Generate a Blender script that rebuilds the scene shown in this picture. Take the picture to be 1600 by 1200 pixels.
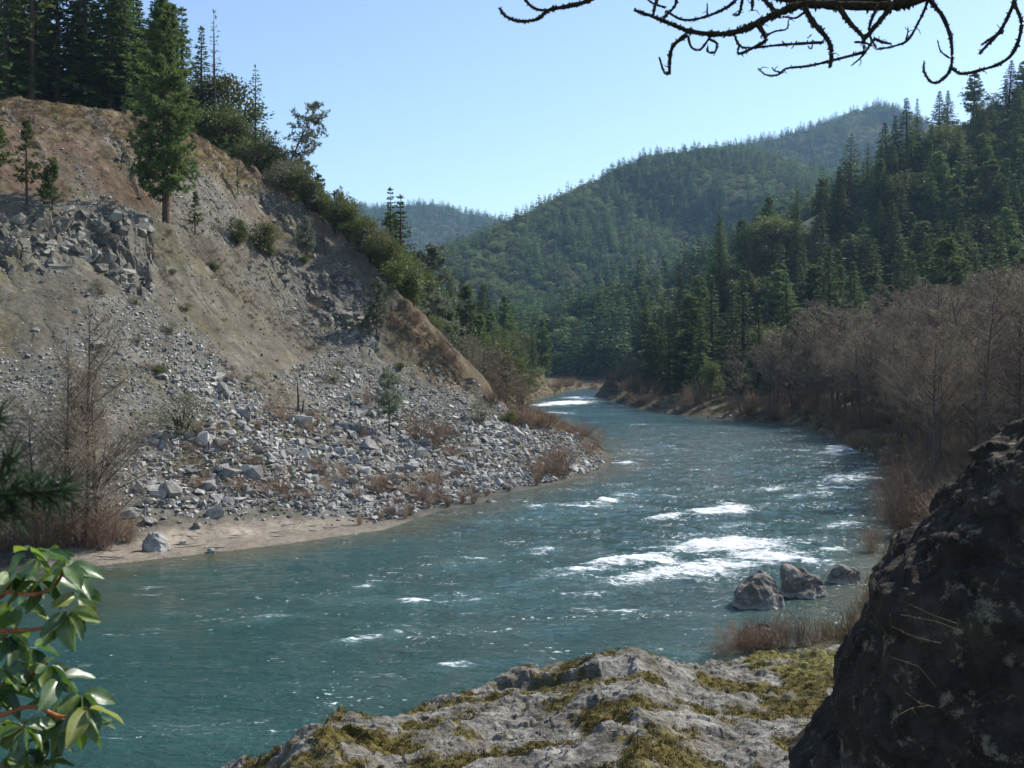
import bpy, bmesh, math, random
import numpy as np
from mathutils import Vector, Matrix, Euler

for o in list(bpy.data.objects):
    bpy.data.objects.remove(o)
SC = bpy.context.scene
COL = SC.collection
R = math.radians
rng = np.random.default_rng(7)
random.seed(7)

# ------------------------------------------------------------------ camera, sky, sun, exposure
F = 1570.0                       # focal length in pixels of a 1600 x 1200 frame
CAMZ = 9.0
PITCH = -math.atan(40 / F)       # the eye level lies 40 px above the middle of the frame
cam_d = bpy.data.cameras.new('camera')
cam_d.sensor_width = 36.0
cam_d.lens = 36.0 * F / 1600.0
cam_d.clip_start = 0.05
cam_d.clip_end = 12000
cam_d.dof.use_dof = True
cam_d.dof.focus_distance = 60.0
cam_d.dof.aperture_fstop = 35.3 / 3.2
cam = bpy.data.objects.new('camera', cam_d)
cam.location = (0, 0, CAMZ)
cam.rotation_euler = (R(90) + PITCH, 0, 0)
COL.objects.link(cam)
SC.camera = cam

SUN_AZ, SUN_EL = 54.0, 44.0      # degrees to the right of the view axis, above the horizon
world = bpy.data.worlds.new('World')
SC.world = world
world.use_nodes = True
wn = world.node_tree.nodes
bg = wn['Background']
sky = wn.new('ShaderNodeTexSky')
sky.sky_type = 'NISHITA'
sky.sun_disc = False
sky.sun_elevation = R(SUN_EL)
sky.sun_rotation = R(SUN_AZ)
sky.altitude = 300
sky.air_density = 1.0
sky.dust_density = 0.4
sky.ozone_density = 1.5
world.node_tree.links.new(sky.outputs[0], bg.inputs[0])
bg.inputs[1].default_value = 0.125
sun_d = bpy.data.lights.new('sun', 'SUN')
sun_d.energy = 5.0
sun_d.angle = R(0.53)
sun_d.color = (1.0, 0.955, 0.88)
sun = bpy.data.objects.new('sun', sun_d)
sdir = Vector((math.sin(R(SUN_AZ)) * math.cos(R(SUN_EL)), math.cos(R(SUN_AZ)) * math.cos(R(SUN_EL)), math.sin(R(SUN_EL))))
sun.rotation_euler = sdir.to_track_quat('Z', 'Y').to_euler()
sun.location = (60, 60, 90)
COL.objects.link(sun)
SC.view_settings.view_transform = 'Standard'
SC.view_settings.look = 'None'
SC.view_settings.exposure = 0.68
SC.view_settings.gamma = 1.0
SC.view_settings.use_curve_mapping = False
SC.cycles.max_bounces = 6
SC.cycles.diffuse_bounces = 3
SC.cycles.glossy_bounces = 2
SC.cycles.transmission_bounces = 3
SC.cycles.volume_bounces = 0

# ------------------------------------------------------------------ helpers: pixels and points
FWD = np.array((0, math.cos(PITCH), math.sin(PITCH)))
UP = np.array((0, -math.sin(PITCH), math.cos(PITCH)))


def at(px, py, Y):
    """the point seen at pixel (px, py) of the 1600 x 1200 photograph, Y metres ahead"""
    d = np.array((1.0, 0, 0)) * (px - 800) / F + UP * (600 - py) / F + FWD
    d = d / d[1] * Y
    return np.array((d[0], Y, CAMZ + d[2]))


def project(x, y, z):
    dy, dz = y, z - CAMZ
    f = dy * FWD[1] + dz * FWD[2]
    u = dy * UP[1] + dz * UP[2]
    f = np.maximum(f, 0.01)
    return 800 + F * x / f, 600 - F * u / f


def on_water(px, py):
    d = UP * (600 - py) / F + FWD
    Y = -CAMZ / d[2] * d[1]
    return at(px, py, Y)[:2]


# ------------------------------------------------------------------ helpers: noise
def _hash(ix, iy, iz, seed):
    h = (ix.astype(np.int64) * 374761393 + iy.astype(np.int64) * 668265263 + iz.astype(np.int64) * 2147483647 + seed * 1274126177) & 0xFFFFFFFF
    h = ((h ^ (h >> 13)) * 1274126177) & 0xFFFFFFFF
    h = ((h ^ (h >> 16)) * 2246822519) & 0xFFFFFFFF
    return ((h ^ (h >> 15)) & 0xFFFFFF) / float(0xFFFFFF)


def noise(x, y, z=None, seed=0):
    """smooth value noise in -1 .. 1"""
    x = np.asarray(x, float)
    y = np.asarray(y, float)
    if z is None:
        x0, y0 = np.floor(x), np.floor(y)
        fx, fy = x - x0, y - y0
        fx = fx * fx * fx * (fx * (fx * 6 - 15) + 10)
        fy = fy * fy * fy * (fy * (fy * 6 - 15) + 10)
        zz = np.zeros_like(x0)
        a = _hash(x0, y0, zz, seed); b = _hash(x0 + 1, y0, zz, seed)
        c = _hash(x0, y0 + 1, zz, seed); d = _hash(x0 + 1, y0 + 1, zz, seed)
        return ((a * (1 - fx) + b * fx) * (1 - fy) + (c * (1 - fx) + d * fx) * fy) * 2 - 1
    z = np.asarray(z, float)
    x0, y0, z0 = np.floor(x), np.floor(y), np.floor(z)
    fx, fy, fz = x - x0, y - y0, z - z0
    fx = fx * fx * (3 - 2 * fx); fy = fy * fy * (3 - 2 * fy); fz = fz * fz * (3 - 2 * fz)
    r = 0
    for k in (0, 1):
        a = _hash(x0, y0, z0 + k, seed); b = _hash(x0 + 1, y0, z0 + k, seed)
        c = _hash(x0, y0 + 1, z0 + k, seed); d = _hash(x0 + 1, y0 + 1, z0 + k, seed)
        v = (a * (1 - fx) + b * fx) * (1 - fy) + (c * (1 - fx) + d * fx) * fy
        r = r + v * (fz if k else 1 - fz)
    return r * 2 - 1


def fbm(x, y, z=None, octs=4, seed=0, gain=0.5):
    s, a, f, n = 0.0, 1.0, 1.0, 0.0
    for o in range(octs):
        s = s + a * noise(x * f + 17.3 * o, y * f - 9.1 * o, None if z is None else z * f + 3.7 * o, seed + o)
        n += a
        a *= gain
        f *= 2.03
    return s / n


def ridged(x, y, octs=4, seed=0):
    s, a, f, n = 0.0, 1.0, 1.0, 0.0
    for o in range(octs):
        s = s + a * (1 - np.abs(noise(x * f + 5.3 * o, y * f + 2.9 * o, None, seed + o)) * 2)
        n += a
        a *= 0.5
        f *= 2.1
    return s / n


def facet(x, y, seed=0, tilt=1.0, joint=0.16, crack=0.22):
    """broken rock: every Voronoi cell is a plane of its own height and tilt, with sunken joints"""
    x = np.asarray(x, float); y = np.asarray(y, float)
    x0, y0 = np.floor(x), np.floor(y)
    best = np.full(x.shape, 9e9); sec = best.copy(); val = np.zeros(x.shape)
    zz = np.zeros(x.shape)
    for i in (-1, 0, 1):
        for j in (-1, 0, 1):
            cx, cy = x0 + i, y0 + j
            dx, dy = x - cx - _hash(cx, cy, zz, seed), y - cy - _hash(cx, cy, zz + 1, seed)
            d = dx * dx + dy * dy
            v = (_hash(cx, cy, zz + 2, seed) - 0.5) + tilt * ((_hash(cx, cy, zz + 3, seed) * 2 - 1) * dx + (_hash(cx, cy, zz + 4, seed) * 2 - 1) * dy)
            m = d < best
            sec = np.where(m, best, np.minimum(sec, d))
            best = np.where(m, d, best); val = np.where(m, v, val)
    w = np.clip((np.sqrt(sec) - np.sqrt(best)) / joint, 0, 1)
    return val * w - crack * (1 - w)


def facet3(x, y, z, seed=0, tilt=1.0, joint=0.16, crack=0.2):
    x0, y0, z0 = np.floor(x), np.floor(y), np.floor(z)
    best = np.full(x.shape, 9e9); sec = best.copy(); val = np.zeros(x.shape)
    for i in (-1, 0, 1):
        for j in (-1, 0, 1):
            for k in (-1, 0, 1):
                c = (x0 + i, y0 + j, z0 + k)
                dx, dy, dz = x - c[0] - _hash(*c, seed), y - c[1] - _hash(*c, seed + 1), z - c[2] - _hash(*c, seed + 2)
                d = dx * dx + dy * dy + dz * dz
                h = [_hash(*c, seed + q) * 2 - 1 for q in (3, 4, 5, 6)]
                v = 0.5 * h[0] + tilt * (h[1] * dx + h[2] * dy + h[3] * dz)
                m = d < best
                sec = np.where(m, best, np.minimum(sec, d))
                best = np.where(m, d, best); val = np.where(m, v, val)
    w = np.clip((np.sqrt(sec) - np.sqrt(best)) / joint, 0, 1)
    return val * w - crack * (1 - w)


def sstep(a, b, x):
    t = np.clip((x - a) / (b - a), 0, 1)
    return t * t * (3 - 2 * t)


# ------------------------------------------------------------------ helpers: polylines
def near_poly(x, y, P):
    """distance to polyline P (n x 2 or n x 3), z there, and which side (+ is left of the walking direction)"""
    best = np.full(np.shape(x), 1e9); zz = np.zeros(np.shape(x)); side = np.zeros(np.shape(x))
    for a, b in zip(P[:-1], P[1:]):
        dx, dy = b[0] - a[0], b[1] - a[1]
        L2 = dx * dx + dy * dy + 1e-9
        t = np.clip(((x - a[0]) * dx + (y - a[1]) * dy) / L2, 0, 1)
        ex, ey = x - (a[0] + t * dx), y - (a[1] + t * dy)
        d = np.hypot(ex, ey)
        m = d < best
        best = np.where(m, d, best)
        if len(a) > 2:
            zz = np.where(m, a[2] + t * (b[2] - a[2]), zz)
        side = np.where(m, np.sign(dx * (y - a[1]) - dy * (x - a[0])), side)
    return best, zz, side


def in_poly(x, y, P):
    r = np.zeros(np.shape(x), bool)
    n = len(P)
    for i in range(n):
        x1, y1 = P[i][:2]; x2, y2 = P[(i + 1) % n][:2]
        if y1 == y2:
            continue
        c = ((y1 > y) != (y2 > y)) & (x < (x2 - x1) * (y - y1) / (y2 - y1) + x1)
        r ^= c
    return r


def pmask(px, py, P, soft=25.0):
    """soft mask of a polygon"""
    d, _, _ = near_poly(px, py, list(P) + [P[0]])
    s = np.where(in_poly(px, py, P), d, -d)
    return sstep(-soft, soft, s)


# ------------------------------------------------------------------ helpers: meshes and materials
def mk_mesh(name, V, faces, smooth=False, col=None, fcol=None):
    """V (n,3); faces: list of (m,k) index arrays"""
    V = np.asarray(V, np.float32)
    if isinstance(faces, np.ndarray):
        faces = [faces]
    faces = [np.asarray(f, np.int32) for f in faces if len(f)]
    me = bpy.data.meshes.new(name)
    me.vertices.add(len(V))
    me.vertices.foreach_set('co', V.ravel())
    loops = np.concatenate([f.ravel() for f in faces])
    starts, off = [], 0
    for f in faces:
        m, k = f.shape
        starts.append(off + np.arange(m, dtype=np.int32) * k)
        off += m * k
    starts = np.concatenate(starts).astype(np.int32)
    me.loops.add(len(loops))
    me.loops.foreach_set('vertex_index', loops)
    me.polygons.add(len(starts))
    me.polygons.foreach_set('loop_start', starts)
    me.update(calc_edges=True)
    if smooth:
        me.polygons.foreach_set('use_smooth', np.ones(len(starts), bool))
    else:
        me.polygons.foreach_set('use_smooth', np.zeros(len(starts), bool))
    if col is not None:
        a = me.color_attributes.new('Col', 'FLOAT_COLOR', 'POINT')
        c = np.ones((len(V), 4), np.float32)
        c[:, :3] = col
        a.data.foreach_set('color', c.ravel())
    return me


def attr(me, name, v):
    a = me.attributes.new(name, 'FLOAT', 'POINT')
    a.data.foreach_set('value', np.asarray(v, np.float32))


def obj(name, me, m=None, parent=None, label=None, cat=None, group=None, kind=None, loc=None):
    o = bpy.data.objects.new(name, me)
    COL.objects.link(o)
    if m is not None and not me.materials:
        me.materials.append(m)
    if parent is not None:
        o.parent = parent
    if loc is not None:
        o.location = loc
    tag(o, label, cat, group, kind)
    return o


def tag(o, label=None, cat=None, group=None, kind=None):
    if label: o['label'] = label
    if cat: o['category'] = cat
    if group: o['group'] = group
    if kind: o['kind'] = kind
    return o


def empty(name, loc, label, cat, group=None, rot=(0, 0, 0), scale=1.0):
    o = bpy.data.objects.new(name, None)
    o.empty_display_size = 0.3
    COL.objects.link(o)
    o.location = loc
    o.rotation_euler = rot
    o.scale = (scale,) * 3 if np.isscalar(scale) else scale
    return tag(o, label, cat, group)


class NT:
    """a small wrapper that builds node trees"""
    def __init__(s, name):
        s.m = bpy.data.materials.new(name)
        s.m.use_nodes = True
        s.t = s.m.node_tree
        s.b = s.t.nodes['Principled BSDF']
        s.out = s.t.nodes['Material Output']

    def n(s, typ, **kw):
        nd = s.t.nodes.new('ShaderNode' + typ)
        for k, v in kw.items():
            if k in ('i', 'p'):
                continue
            setattr(nd, k, v)
        for k, v in kw.get('i', {}).items():
            if hasattr(v, 'is_output') or isinstance(v, bpy.types.NodeSocket):
                s.t.links.new(v, nd.inputs[k])
            else:
                nd.inputs[k].default_value = v
        return nd

    def l(s, a, b):
        s.t.links.new(a, b)

    def coord(s, which='Object', scale=(1, 1, 1), rot=(0, 0, 0)):
        c = s.n('TexCoord').outputs[which]
        if scale == (1, 1, 1) and rot == (0, 0, 0):
            return c
        return s.n('Mapping', i={'Vector': c, 'Scale': scale, 'Rotation': rot}).outputs[0]

    def noise(s, vec, scale, detail=4, rough=0.55, dist=0.0):
        return s.n('TexNoise', i={'Vector': vec, 'Scale': scale, 'Detail': detail, 'Roughness': rough, 'Distortion': dist}).outputs[0]

    def ramp(s, fac, *stops):
        nd = s.n('ValToRGB', i={'Fac': fac})
        e = nd.color_ramp.elements
        while len(e) < len(stops):
            e.new(0.5)
        for q, (p, c) in zip(e, stops):
            q.position = p
            q.color = (*c, 1) if not np.isscalar(c) else (c, c, c, 1)
        return nd.outputs[0]

    def mix(s, fac, a, b, blend='MIX'):
        nd = s.n('Mix', data_type='RGBA', blend_type=blend)
        for k, v in ((0, fac), (6, a), (7, b)):
            if isinstance(v, bpy.types.NodeSocket):
                s.l(v, nd.inputs[k])
            else:
                nd.inputs[k].default_value = v if np.isscalar(v) else (*v, 1)
        return nd.outputs[2]

    def math(s, op, a, b=0.0, clamp=False):
        nd = s.n('Math', operation=op, use_clamp=clamp)
        for k, v in ((0, a), (1, b)):
            if isinstance(v, bpy.types.NodeSocket):
                s.l(v, nd.inputs[k])
            else:
                nd.inputs[k].default_value = v
        return nd.outputs[0]

    def bump(s, h, strength=0.5, dist=0.05, normal=None):
        nd = s.n('Bump', i={'Height': h, 'Strength': strength, 'Distance': dist})
        if normal is not None:
            s.l(normal, nd.inputs['Normal'])
        return nd.outputs[0]

    def base(s, c, rough=0.9, spec=0.2, normal=None):
        if isinstance(c, bpy.types.NodeSocket):
            s.l(c, s.b.inputs['Base Color'])
        else:
            s.b.inputs['Base Color'].default_value = (*c, 1)
        if isinstance(rough, bpy.types.NodeSocket):
            s.l(rough, s.b.inputs['Roughness'])
        else:
            s.b.inputs['Roughness'].default_value = rough
        s.b.inputs['Specular IOR Level'].default_value = spec
        if normal is not None:
            s.l(normal, s.b.inputs['Normal'])
        return s.m


def m_ground(name, scales=(0.8, 4.0), bump=0.6, bdist=0.15):
    t = NT(name)
    c = t.n('VertexColor', layer_name='Col').outputs[0]
    v = t.coord()
    n1 = t.noise(v, scales[0], 6, 0.65)
    n2 = t.noise(v, scales[1], 5, 0.7)
    f = t.ramp(n1, (0.25, 0.62), (0.75, 1.35))
    g = t.ramp(n2, (0.25, 0.6), (0.75, 1.4))
    c = t.mix(1.0, c, f, 'MULTIPLY')
    c = t.mix(1.0, c, g, 'MULTIPLY')
    return t.base(c, 0.95, 0.1, t.bump(n2, bump, bdist))


def m_foliage(name, c1, c2, trans=0.3, rough=0.6, nscale=0.6, spec=0.25, vary=0.35):
    t = NT(name)
    v = t.coord()
    n1 = t.noise(v, nscale, 3, 0.6)
    c = t.mix(t.ramp(n1, (0.35, 0.0), (0.68, 1.0)), c1, c2)
    rnd = t.n('ObjectInfo').outputs['Random']
    h = t.n('HueSaturation', i={'Color': c})
    t.l(t.math('MULTIPLY_ADD', rnd, 0.04), h.inputs['Hue'])
    h.inputs['Hue'].default_value = 0.5
    hv = t.n('MapRange', i={'Value': rnd, 3: 0.485, 4: 0.515})
    t.l(hv.outputs[0], h.inputs['Hue'])
    vv = t.n('MapRange', i={'Value': rnd, 3: 1 - vary, 4: 1 + vary})
    t.l(vv.outputs[0], h.inputs['Value'])
    c = h.outputs[0]
    t.base(c, rough, spec)
    if trans > 0:
        tr = t.n('BsdfTranslucent', i={'Color': c})
        mx = t.n('MixShader', i={0: trans, 1: t.b.outputs[0], 2: tr.outputs[0]})
        t.l(mx.outputs[0], t.out.inputs[0])
    return t.m


def m_bark(name, c1, c2, scale=6.0, rough=0.95):
    t = NT(name)
    v = t.coord('Object', (1, 1, 0.25))
    n1 = t.noise(v, scale, 5, 0.7)
    c = t.ramp(n1, (0.3, c1), (0.7, c2))
    return t.base(c, rough, 0.1, t.bump(n1, 0.7, 0.03))


def m_rock(name, c1, c2, c3, scale=2.0, bump=0.5, bdist=0.05, lichen=None, rough=0.9, vary=0.25):
    t = NT(name)
    v = t.coord()
    n1 = t.noise(v, scale, 7, 0.65)
    n2 = t.noise(v, scale * 6, 5, 0.7)
    c = t.ramp(n1, (0.28, c1), (0.5, c2), (0.74, c3))
    c = t.mix(1.0, c, t.ramp(n2, (0.25, 0.65), (0.75, 1.3)), 'MULTIPLY')
    if lichen:
        n3 = t.noise(v, scale * 2.2, 5, 0.6)
        c = t.mix(t.ramp(n3, (0.56, 0.0), (0.66, 0.8)), c, lichen)
    if vary:
        rnd = t.n('ObjectInfo').outputs['Random']
        h = t.n('HueSaturation', i={'Color': c})
        t.l(t.n('MapRange', i={'Value': rnd, 3: 1 - vary, 4: 1 + vary}).outputs[0], h.inputs['Value'])
        c = h.outputs[0]
    return t.base(c, rough, 0.2, t.bump(n2, bump, bdist))


M = {}
M['left'] = m_ground('hillside_earth', (0.5, 3.2), 0.7, 0.12)
M['ground'] = m_ground('forest_floor', (0.05, 0.5), 0.5, 0.5)
M['fir'] = m_foliage('fir_needles', (0.045, 0.076, 0.021), (0.112, 0.155, 0.042), 0.44)
M['pine'] = m_foliage('pine_needles', (0.065, 0.10, 0.028), (0.13, 0.17, 0.052), 0.42)
M['greypine'] = m_foliage('grey_pine_needles', (0.115, 0.135, 0.085), (0.20, 0.22, 0.15), 0.36)
M['oak'] = m_foliage('evergreen_oak_leaves', (0.065, 0.085, 0.022), (0.14, 0.15, 0.045), 0.36, 0.5)
M['shrub'] = m_foliage('olive_shrub_leaves', (0.09, 0.12, 0.03), (0.17, 0.19, 0.06), 0.3, 0.5)
M['greyshrub'] = m_foliage('grey_shrub_leaves', (0.14, 0.14, 0.09), (0.22, 0.21, 0.14), 0.3, 0.7)
M['farfir'] = m_foliage('far_fir_needles', (0.05, 0.095, 0.03), (0.115, 0.175, 0.052), 0.34, vary=0.55)
M['faroak'] = m_foliage('far_oak_leaves', (0.09, 0.125, 0.036), (0.19, 0.215, 0.075), 0.34, vary=0.5)
M['bark'] = m_bark('pine_bark', (0.035, 0.026, 0.02), (0.13, 0.085, 0.06))
M['alder'] = m_bark('alder_bark', (0.055, 0.042, 0.036), (0.15, 0.115, 0.10))
M['twig'] = m_foliage('bare_twigs', (0.165, 0.128, 0.092), (0.30, 0.238, 0.172), 0.0, 0.9, 0.5, 0.1, 0.2)
M['willow'] = m_foliage('willow_stems', (0.165, 0.112, 0.076), (0.30, 0.21, 0.145), 0.0, 0.9, 0.8, 0.1, 0.3)
M['drygrass'] = m_foliage('dry_grass', (0.22, 0.16, 0.085), (0.36, 0.28, 0.16), 0.2, 0.9, 0.8, 0.1, 0.3)
M['rock'] = m_rock('talus_rock', (0.12, 0.118, 0.108), (0.26, 0.25, 0.23), (0.42, 0.405, 0.375), 1.6, 0.4, 0.04)
M['boulder'] = m_rock('river_boulder', (0.07, 0.06, 0.05), (0.155, 0.135, 0.115), (0.26, 0.235, 0.205), 1.6, 0.8, 0.08)
def m_river_boulder():
    t = NT('river_boulder_banded')
    v = t.coord()
    n1 = t.noise(v, 1.6, 7, 0.65); n2 = t.noise(v, 9.0, 6, 0.72)
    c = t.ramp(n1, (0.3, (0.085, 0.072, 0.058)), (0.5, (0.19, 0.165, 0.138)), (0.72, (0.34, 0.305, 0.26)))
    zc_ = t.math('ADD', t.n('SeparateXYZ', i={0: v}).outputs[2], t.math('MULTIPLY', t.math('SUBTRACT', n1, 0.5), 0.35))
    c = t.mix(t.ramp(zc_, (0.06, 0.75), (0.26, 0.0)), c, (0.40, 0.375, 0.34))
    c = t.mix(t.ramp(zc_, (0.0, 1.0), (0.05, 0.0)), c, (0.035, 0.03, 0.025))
    c = t.mix(1.0, c, t.ramp(n2, (0.3, 0.5), (0.7, 1.35)), 'MULTIPLY')
    return t.base(c, 0.88, 0.25, t.bump(n2, 0.9, 0.08))


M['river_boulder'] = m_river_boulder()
M['wood'] = m_bark('driftwood', (0.20, 0.17, 0.14), (0.42, 0.38, 0.33), 5.0)

# ------------------------------------------------------------------ the lie of the land
SHORE_L = [(-300, -25), (-120, 14), (-60, 30)] + [tuple(on_water(*p)) for p in
           ((0, 890), (150, 885), (300, 868), (450, 850), (600, 828), (680, 800), (740, 790), (800, 770), (880, 755), (950, 735), (958, 712), (932, 690), (870, 655), (824, 640))] + \
          [(1.5, 192), (6.5, 228), (18, 290), (30, 318), (44, 330)]
SHORE_R = [(-300, -45), (-30, -2), (-9, 9), (-6.5, 15.5), (-2.5, 19.5), (2, 22.5), (6, 26.5)] + [tuple(on_water(*p)) for p in
           ((1320, 1000), (1385, 905), (1395, 850), (1405, 775), (1372, 720), (1310, 690), (1262, 665), (1140, 655), (1030, 645), (965, 630), (930, 619))] + \
          [(27, 272), (44, 305)]
RIVER = SHORE_L + SHORE_R[::-1]


def pl(*pts):
    return [tuple(at(*p)) for p in pts]


CREST_L = pl((-500, 130, 70), (0, 163, 87), (150, 168, 92), (240, 186, 97), (330, 222, 104), (430, 290, 106), (500, 340, 104), (560, 386, 101),
             (640, 475, 96), (715, 562, 92), (755, 612, 91), (830, 652, 91), (900, 684, 95))
RIDGE_R = pl((985, 632, 214), (1015, 585, 225), (1060, 515, 235), (1100, 465, 240), (1210, 395, 250), (1320, 350, 262), (1370, 290, 272),
             (1480, 215, 285), (1590, 150, 295), (1800, 60, 310), (2400, -60, 330), (3600, -150, 330))
RIDGES = [  # crest, slope on the near side, slope on the far side
    (pl((560, 575, 560), (680, 545, 500), (760, 520, 470), (850, 500, 450), (950, 470, 440), (1050, 435, 430), (1150, 385, 430), (1300, 300, 440), (1700, 200, 460)), 0.55, 0.3),
    (pl((520, 520, 640), (640, 440, 700), (700, 412, 720), (770, 362, 800), (830, 338, 850), (940, 282, 950), (1000, 250, 980), (1100, 236, 1020), (1170, 240, 1060), (1320, 280, 1150), (1700, 300, 1200)), 0.42, 0.4),
    (pl((900, 330, 1600), (1080, 245, 1600), (1170, 224, 1600), (1200, 218, 1620), (1290, 194, 1650), (1345, 172, 1700), (1372, 166, 1700), (1412, 188, 1700), (1500, 240, 1700), (1900, 330, 1700)), 0.42, 0.4),
    (pl((-400, 330, 1900), (200, 300, 1950), (480, 312, 2000), (550, 322, 2000), (610, 326, 2050), (640, 322, 2080), (680, 318, 2100), (730, 332, 2100), (775, 344, 2150), (900, 400, 2200), (1300, 420, 2300)), 0.45, 0.4),
]


def soft_z(x, y, P, step=4.0, power=2.0):
    """height of a crest line, averaged over its nearest stretch"""
    S = []
    for a, b in zip(P[:-1], P[1:]):
        L = min(math.hypot(b[0] - a[0], b[1] - a[1]), 400)
        n = max(1, int(L / step))
        for k in range(n):
            t = (k + 0.5) / n
            S.append((a[0] + t * (b[0] - a[0]), a[1] + t * (b[1] - a[1]), a[2] + t * (b[2] - a[2])))
    num = np.zeros(x.shape); den = np.zeros(x.shape)
    for sx, sy, sz in S:
        w = 1.0 / ((x - sx) ** 2 + (y - sy) ** 2 + 1.0) ** power
        num += w * sz; den += w
    return num / den


BEHIND_L = [p[:2] for p in CREST_L] + [(9.6, 95), (9.6, 1000), (-1500, 1000), (-1500, 60)]
BEHIND_R = [p[:2] for p in RIDGE_R] + [(3000, 330), (3000, 4000), (20, 4000), (19.5, 236)]
BENCH = ([-10, 16.2, 17.6, 18.4, 21.6, 24.5, 60], [-10, 16.2, 17.4, 19.9, 20.5, 24.5, 60])


def land(x, y):
    """height of the ground without small relief"""
    x = np.asarray(x, float); y = np.asarray(y, float)
    inr = in_poly(x, y, RIVER)
    dL, _, _ = near_poly(x, y, SHORE_L)
    dR, _, _ = near_poly(x, y, SHORE_R)
    dS = np.minimum(dL, dR)
    # left hillside
    dc, _, _ = near_poly(x, y, CREST_L)
    zc = soft_z(x, y, CREST_L, 1.5, 3.0)
    side = np.where(in_poly(x, y, BEHIND_L), 1, -1)
    t = dL / (dL + dc + 1e-6)
    prof = np.interp(t, [0, 0.05, 0.1, 0.25, 0.5, 1.0], [0, 0.006, 0.03, 0.155, 0.46, 1.0])
    front = zc * prof
    kb = 0.75 + sstep(-22, -6, x) * (np.interp(y, [94, 103, 150, 200], [0.75, 0.26, 0.26, 0.6]) - 0.75)
    back = np.minimum(kb * dL, zc + np.interp(zc, [4, 20, 30], [-0.5, -0.06, 0.14]) * np.minimum(dc, 80) - 0.3 * np.maximum(dc - 120, 0))
    back = np.maximum(back, np.minimum(zc - 0.7 * dc, 1.2 * dL))
    back = np.maximum(back, np.minimum(np.minimum(np.minimum(kb, 0.45) * dL, 0.7 * np.maximum(dc - 14, 0)), 20 - 0.25 * np.maximum(dc - 130, 0)))
    zl = np.where(side < 0, front, back)
    bm = sstep(-22, -30, x) * (side < 0)
    zl = zl + bm * (np.interp(zl, *BENCH) - zl)
    # right hillside
    dr, _, _ = near_poly(x, y, RIDGE_R)
    zr = soft_z(x, y, RIDGE_R, 10.0)
    sr = np.where(in_poly(x, y, BEHIND_R), 1, -1)
    t = dR / (dR + dr + 1e-6)
    fr = zr * np.clip(t, 0, 1) ** 1.45 + 1.0 * sstep(0, 3, dR)
    bk = np.minimum(zr - 0.3 * dr, 1.3 * dR)
    zrr = np.where(sr < 0, fr, bk)
    left = dL < dR
    z = np.where(left, np.maximum(zl, 0.4 * sstep(0, 8, dL)), np.maximum(zrr, 0.4))
    # far ridges
    far = np.full(x.shape, -50.0)
    for P, s1, s2 in RIDGES:
        d, zz, sd = near_poly(x, y, P)
        amp = np.minimum(d, 160) / 160
        g = 22 * amp * fbm(x / 120, y / 150, None, 3, 11)
        far = np.maximum(far, zz - s1 * d + g)
    far = np.minimum(far, 0.8 * dS)
    z = np.where(y > 250, np.maximum(z, far), z)
    z = np.where(inr, -np.minimum(0.25 * dS + 0.05, 2.2), z)
    return z


# painted areas of the hillside, as outlines traced on the photograph
CHUTE = [(140, 465), (230, 468), (300, 520), (380, 600), (470, 680), (560, 770), (430, 800), (330, 745), (290, 660), (220, 560)]
APRON = [(170, 700), (300, 640), (420, 650), (560, 620), (680, 660), (800, 655), (975, 742), (840, 795), (660, 838), (580, 822), (430, 806), (210, 800)]
SCREE_L = [(-80, 560), (60, 560), (150, 480), (230, 560), (290, 680), (190, 790), (-80, 760)]
TALUS_R = [(430, 590), (500, 560), (600, 575), (690, 600), (760, 600), (860, 640), (930, 690), (860, 720), (720, 690), (560, 660)]
TALUS_M = [(380, 430), (450, 450), (520, 520), (600, 580), (570, 600), (470, 520)]
UPPER_S = [(290, 250), (340, 270), (400, 350), (430, 390), (330, 380), (260, 330)]
UPPER_L = [(120, 250), (150, 300), (240, 350), (200, 350), (120, 330)]
OUTCROP = [(80, 345), (180, 342), (235, 360), (240, 400), (240, 465), (205, 468), (150, 415), (100, 385)]
OUTCR_L = [(-80, 330), (75, 340), (110, 400), (90, 430), (-80, 440)]
OUTCR_M = [(380, 400), (450, 400), (540, 430), (600, 500), (590, 550), (540, 540), (450, 480), (400, 440)]
OUTCR_N = [(490, 395), (540, 410), (580, 470), (560, 490), (500, 440)]
BAND_S = [(330, 255), (400, 290), (470, 330), (530, 400), (500, 410), (430, 350), (360, 300)]
RIBS = [(225, 365), (420, 370), (520, 470), (600, 545), (560, 570), (430, 520), (300, 480), (240, 420)]
SAND = [(60, 860), (200, 850), (270, 828), (380, 818), (540, 812), (640, 818), (600, 840), (300, 890), (60, 910)]
NOSE = [(600, 480), (640, 470), (725, 555), (740, 595), (700, 600), (620, 540)]
CUT_TOP = [(-80, 150), (120, 160), (250, 190), (330, 215), (420, 290), (380, 300), (300, 250), (200, 215), (60, 190), (-80, 185)]
GREYBAND = [(130, 180), (165, 190), (190, 230), (240, 290), (215, 290), (180, 240), (150, 210)]


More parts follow.
